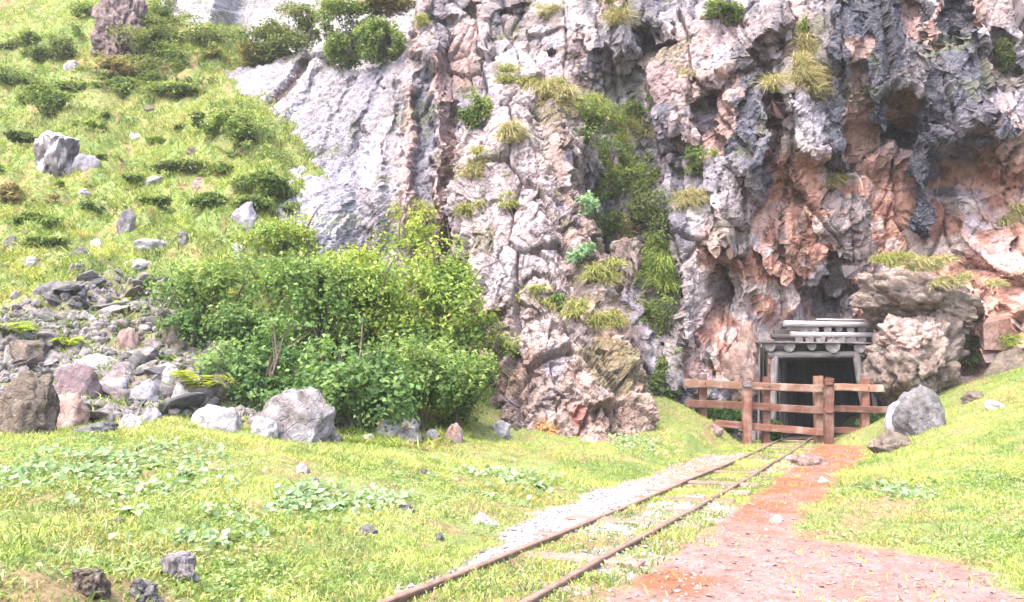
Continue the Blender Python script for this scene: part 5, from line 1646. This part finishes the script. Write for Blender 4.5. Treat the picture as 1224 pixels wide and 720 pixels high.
C_BUTTER = [(0.225, 0.325, 0.163), (0.312, 0.413, 0.237), (0.4, 0.475, 0.325)]
for k, (px, py, lb) in enumerate([
    (150, 545, 'centre of the leafy patch below the chunky white stone'), (118, 558, 'second from the left in the leafy patch on the bank'), (180, 560, 'right of the centre of the leafy patch on the bank'),
    (92, 575, 'left end of the leafy patch on the bank'), (60, 545, 'alone near the left edge under the thin flat slab'), (132, 590, 'lower left of the leafy patch on the bank'),
    (192, 588, 'lower right of the leafy patch on the bank'), (222, 566, 'right end of the leafy patch on the bank'), (160, 610, 'lowest of the leafy patch on the bank'),
    (338, 605, 'left of a trio in the middle of the bank'), (366, 592, 'top of a trio in the middle of the bank'), (398, 604, 'right of a trio in the middle of the bank'),
    (560, 562, 'upper left of a group between stone row and track'), (606, 566, 'upper right of a group between stone row and track'), (640, 580, 'right end of a group between stone row and track'),
    (586, 592, 'lowest of a group between stone row and track'), (745, 528, 'at the foot of the buttress near its right corner'), (775, 534, 'just beyond the right corner of the buttress foot'), (98, 660, 'above the crumbling low rock in the corner'),
    (300, 545, 'below the large lavender boulder on the bank'), (530, 545, 'just below the pink block of the stone row')]):
    rosette('broad_leaved_plant', px, py, 'pale broad-leaved plant, ' + lb, C_BUTTER, k, L=.085 + .04 * (k % 3) / 2, wd=.032, nl=13, group='pale broad-leaved plants of the bank')
rosette('fern', 236, 474, 'bright yellow-green fern between pale slabs of the rubble', [(0.30, 0.36, 0.05), (0.40, 0.42, 0.07)], 50, L=.55, nl=7, fern=True, cat='fern', curl=1.3, lift=.12)
rosette('fern', 8, 398, 'bright yellow-green fern at the left edge above the flat-topped boulder', [(0.26, 0.34, 0.05), (0.36, 0.40, 0.07)], 51, L=.5, nl=8, fern=True, cat='fern', curl=1.2)
rosette('fern', 78, 416, 'yellow-green fern in the rubble behind the wedge-shaped rock', [(0.26, 0.34, 0.05), (0.36, 0.40, 0.07)], 52, L=.42, nl=8, fern=True, cat='fern', curl=1.2)
rosette('fern', 150, 365, 'small yellow fern at the top of the rubble', [(0.26, 0.34, 0.05), (0.36, 0.40, 0.07)], 53, L=.3, nl=7, fern=True, cat='fern', curl=1.2)
rosette('fern', 185, 436, 'green fern beside the mossy brown block', [(0.10, 0.17, 0.04), (0.16, 0.24, 0.05)], 54, L=.5, nl=9, fern=True, cat='fern', curl=1.1)


# ------------------------------------------------------------------ turf
def scatter(n, y0, y1, pw, smin=-.75, smax=.75):
    Y = y0 + (y1 - y0) * rng.random(n) ** pw
    X = Y * rng.uniform(smin, smax, n)
    return X, Y


GPAL = [[(0.10, 0.155, 0.036), (0.205, 0.28, 0.062), (0.31, 0.365, 0.09), (0.43, 0.43, 0.15)], [(0.085, 0.135, 0.030), (0.18, 0.255, 0.05), (0.30, 0.355, 0.075), (0.43, 0.43, 0.12)]]


def turf(name, label, n, y0, y1, pw, Lr, wd, segs, hillonly=None, smin=-.75, smax=.75, seed=0, up=1.0):
    X, Y = scatter(n, y0, y1, pw, smin, smax)
    d_, p_, b_, r_, ba_, w1_, w2_ = zones(X, Y)
    q = np.stack([X, Y, X * 0], 1)
    prob = np.ones(n)
    prob *= np.where(p_ < 0, .02 + .10 * (w2_ > .35), sstep(0, .14, p_))
    chip_ = sstep(0.1, 0.45, fbm(np.stack([X * 1.1, Y * 1.1, X * 0], 1), 3, s=71))
    inb_ = b_ < 0
    pb = np.where(d_ < -.30, .015, np.where(d_ > .36, .85, np.where(np.abs(np.abs(d_) - .27) < .07, .9, .9 * (1 - chip_))))
    prob = np.where(inb_, pb * (np.abs(np.abs(d_) - .325) > .035), prob)
    prob *= np.where(r_ < .1, .12, 1) * np.where(ba_ < 0, .35, 1)
    cl_ = fbm(q * 3.2, 3, s=65)
    prob *= np.where(cl_ > .42, .35, 1)
    if hillonly is not None:
        prob *= hillonly(X, Y)
    k = rng.random(n) < prob
    X, Y = X[k], Y[k]; q = q[k]; n = len(X)
    Z = gfast(X, Y)
    cn = fbm(q * .7, 4, s=61); c2 = fbm(q * 2.6, 3, s=301); c3 = fbm(q * .9 + 40, 3, s=305)
    L = rng.uniform(*Lr, n) * np.clip(1 + .7 * c2, .3, 2)
    dv = unit(np.stack([rng.normal(size=n) * .5, rng.normal(size=n) * .5, np.full(n, up)], 1))
    bend = np.stack([rng.normal(size=n) * .4, rng.normal(size=n) * .4 - .1, -rng.uniform(.1, .7, n)], 1)
    cg = pal(n, GPAL[seed], rng, .47 + .3 * cn + .5 * c2)
    dry = (rng.random(n) < .07 + .5 * sstep(.15, .5, c3)) & (Y < 60)
    cg = np.where(dry[:, None], pal(n, [(0.30, 0.22, 0.09), (0.36, 0.30, 0.13)], rng), cg)
    V, F, cl = blades_np(np.stack([X, Y, Z - .005], 1), dv, L, np.full(n, wd) * rng.uniform(.7, 1.3, n), bend, cg, rng, segs)
    print('TURF', name, n, len(F))
    return tag(obj(name, mesh_np(name, V, F, cl, smooth=False), M_GRASS), label, 'grass', kind='stuff')


turf('near_grass', 'short bright turf on the near bank and track edges', 225000, 2.2, 9.5, 1.35, (.02, .085), .0068, 2, smin=-.85, smax=.95)
turf('bank_grass', 'bright short turf on the far bank and the right mound', 350000, 8.5, 19.5, 1.1, (.04, .105), .012, 1, lambda X, Y: np.where((X < -1.0) & (Y > 13.5), 0, 1), smin=-.78, smax=.9)
turf('hill_grass', 'tussocky yellow-green grass on the steep left slope', 330000, 11.0, 40, 1.25, (.09, .24), .026, 1, lambda X, Y: np.where(X < .12 * Y - 2.5, 1, 0) * np.where(Y < 13, .5, 1), smin=-.72, smax=.05, up=.8, seed=1)
# low herbs with small round leaves between the grass blades
X, Y = scatter(60000, 2.2, 11, 1.3)
d_, p_, b_, r_, ba_, w1_, w2_ = zones(X, Y)
hb = fbm(np.stack([X * 1.2, Y * 1.2, X * 0], 1), 3, s=311)
k = (p_ > .05) & ((b_ > .02) | ((d_ > .37) | (np.abs(d_) < .27) & (rng.random(len(X)) < .25))) & (r_ > .2) & (rng.random(len(X)) < sstep(-.25, .4, hb))
X, Y = X[k], Y[k]
n = len(X)
V, F, cl = leaves_np(np.stack([X, Y, gfast(X, Y) + rng.uniform(.01, .05, n)], 1), unit(rng.normal(size=(n, 3)) * .45 + np.array([0, -.1, 1])), rng.uniform(.015, .04, n), .75,
                     pal(n, [(0.16, 0.24, 0.07), (0.26, 0.34, 0.12), (0.38, 0.44, 0.24)], rng), rng)
tag(obj('herbs', mesh_np('herbs', V, F, cl, smooth=False), M_LEAF), 'tiny round-leaved herbs mixed into the bank turf', 'herbs', kind='stuff')


# tussocks of longer grass: on the slope, on the bank, and along the rails
def tussocks(name, label, n, y0, y1, pw, per, Lr, wd, cols, ok, smin, smax, spread):
    X, Y = scatter(n, y0, y1, pw, smin, smax)
    d_, p_, b_, r_, ba_, w1_, w2_ = zones(X, Y)
    k = ok(X, Y, d_, p_, b_, r_) & (fbm(np.stack([X, Y, X * 0], 1) * .8, 3, s=331) + .25 * rng.normal(size=n) > -.05)
    X, Y = X[k], Y[k]
    m = len(X)
    sz = rng.uniform(.5, 1.3, m)
    X = np.repeat(X, per) + rng.normal(size=m * per) * spread * np.repeat(sz, per); Y = np.repeat(Y, per) + rng.normal(size=m * per) * spread * np.repeat(sz, per)
    d2 = (X - track_x(Y)) * COSA
    k = (np.abs(np.abs(d2) - .325) > .03) | (Y > 23)
    X, Y = X[k], Y[k]; szr = np.repeat(sz, per)[k]; cid = np.repeat(rng.random(m), per)[k]
    n = len(X)
    dv = unit(np.stack([rng.normal(size=n) * .45, rng.normal(size=n) * .45, np.full(n, 1.0)], 1))
    bend = np.stack([rng.normal(size=n) * .5, rng.normal(size=n) * .5 - .15, -rng.uniform(.2, 1.0, n)], 1)
    V, F, cl = blades_np(np.stack([X, Y, gfast(X, Y) - .01], 1), dv, rng.uniform(*Lr, n) * szr, np.full(n, wd), bend, pal(n, cols, rng, cid), rng, 2)
    print('TUSS', name, n)
    tag(obj(name, mesh_np(name, V, F, cl, smooth=False), M_GRASS), label, 'grass', kind='stuff')


CT = [(0.075, 0.125, 0.035), (0.13, 0.20, 0.05), (0.22, 0.28, 0.07), (0.34, 0.34, 0.12)]
tussocks('slope_tussocks', 'rough longer grass tussocks all over the steep left slope', 3600, 13.5, 38, 1.15, 24, (.18, .42), .024, CT, lambda X, Y, d, p, b, r: (r > .1) & (X < .1 * Y - 3.2), -.72, .02, .17)
tussocks('bank_tussocks', 'longer grass tufts scattered through the bank turf', 3600, 2.6, 15, 1.4, 22, (.06, .15), .008, [(0.10, 0.16, 0.05), (0.18, 0.25, 0.08), (0.28, 0.31, 0.12), (0.36, 0.33, 0.17)], lambda X, Y, d, p, b, r: (p > .06) & (b > .03) & (r > .1), -.72, .72, .05)
tussocks('track_tufts', 'grass tufts growing between and beside the rails', 6000, 3.2, 18.5, 1.2, 16, (.05, .12), .009, [(0.09, 0.15, 0.045), (0.16, 0.23, 0.07), (0.24, 0.28, 0.10), (0.33, 0.31, 0.15)],
         lambda X, Y, d, p, b, r: (b < .02) & (d > -.27) & (np.abs(d - .325) > .04), -.2, .5, .045)
tussocks('rubble_weeds', 'weeds and grass growing between the rubble stones', 1500, 9.8, 17, 1.0, 22, (.12, .30), .018, CT, lambda X, Y, d, p, b, r: (r < 0), -.72, -.1, .08)

# patches of pale soft leaves in the bank turf
wp_ = []
for (px, py, rx, nn) in [(150, 565, .75, 1500), (365, 600, .35, 420), (600, 572, .65, 700), (60, 560, .5, 500), (760, 530, .7, 600), (250, 640, .3, 260), (460, 600, .3, 260), (1080, 590, .4, 300)]:
    c_, _n = hit(px, py, TERR)
    a_ = rng.normal(size=(nn, 2)) * np.array([rx * .55, rx * .9])
    wp_.append(np.stack([c_.x + a_[:, 0], c_.y + a_[:, 1]], 1))
wp_ = np.vstack(wp_)
zz_ = zones(wp_[:, 0], wp_[:, 1])
wp_ = wp_[(zz_[2] > .05) & (zz_[1] > .05) & (fbm(np.stack([wp_[:, 0], wp_[:, 1], wp_[:, 0] * 0], 1) * 3, 2, s=341) > -.2)]
n = len(wp_)
V, F, cl = leaves_np(np.stack([wp_[:, 0], wp_[:, 1], gfast(wp_[:, 0], wp_[:, 1]) + rng.uniform(.015, .09, n)], 1), unit(rng.normal(size=(n, 3)) * .5 + np.array([0, -.25, 1])), rng.uniform(.03, .085, n), .8,
                     pal(n, [(0.15, 0.23, 0.10), (0.25, 0.34, 0.18), (0.36, 0.43, 0.28)], rng), rng)
tag(obj('leafy_weeds', mesh_np('leafy_weeds', V, F, cl, smooth=False), M_LEAF), 'patches of pale soft-leaved weeds spread in the bank turf', 'weeds', kind='stuff')

# ------------------------------------------------------------------ thin haze box added to lift the dark tones
bm = bmesh.new()
bmesh.ops.create_cube(bm, size=1, matrix=Matrix.Translation((0, 18, 16)) @ Matrix.Diagonal((130, 86, 46, 1)))
me = bpy.data.meshes.new('added_haze_box'); bm.to_mesh(me); bm.free()
hm = bpy.data.materials.new('added_haze'); hm.use_nodes = True
hm.node_tree.nodes.clear()
pv = hm.node_tree.nodes.new('ShaderNodeVolumePrincipled')
pv.inputs['Color'].default_value = (0.95, 0.95, 0.96, 1)
pv.inputs['Density'].default_value = 0.0008
ho = hm.node_tree.nodes.new('ShaderNodeOutputMaterial')
hm.node_tree.links.new(pv.outputs[0], ho.inputs['Volume'])
hz = obj('added_haze_box', me, hm)
tag(hz, 'thin haze added to wash out the dark tones', 'added_haze_box', kind='stuff')
print('GROUND MIN', GZ.min(), 'CLIFF MAX', CV[:, 2].max(), GZ.max(), GX.min(), GX.max())
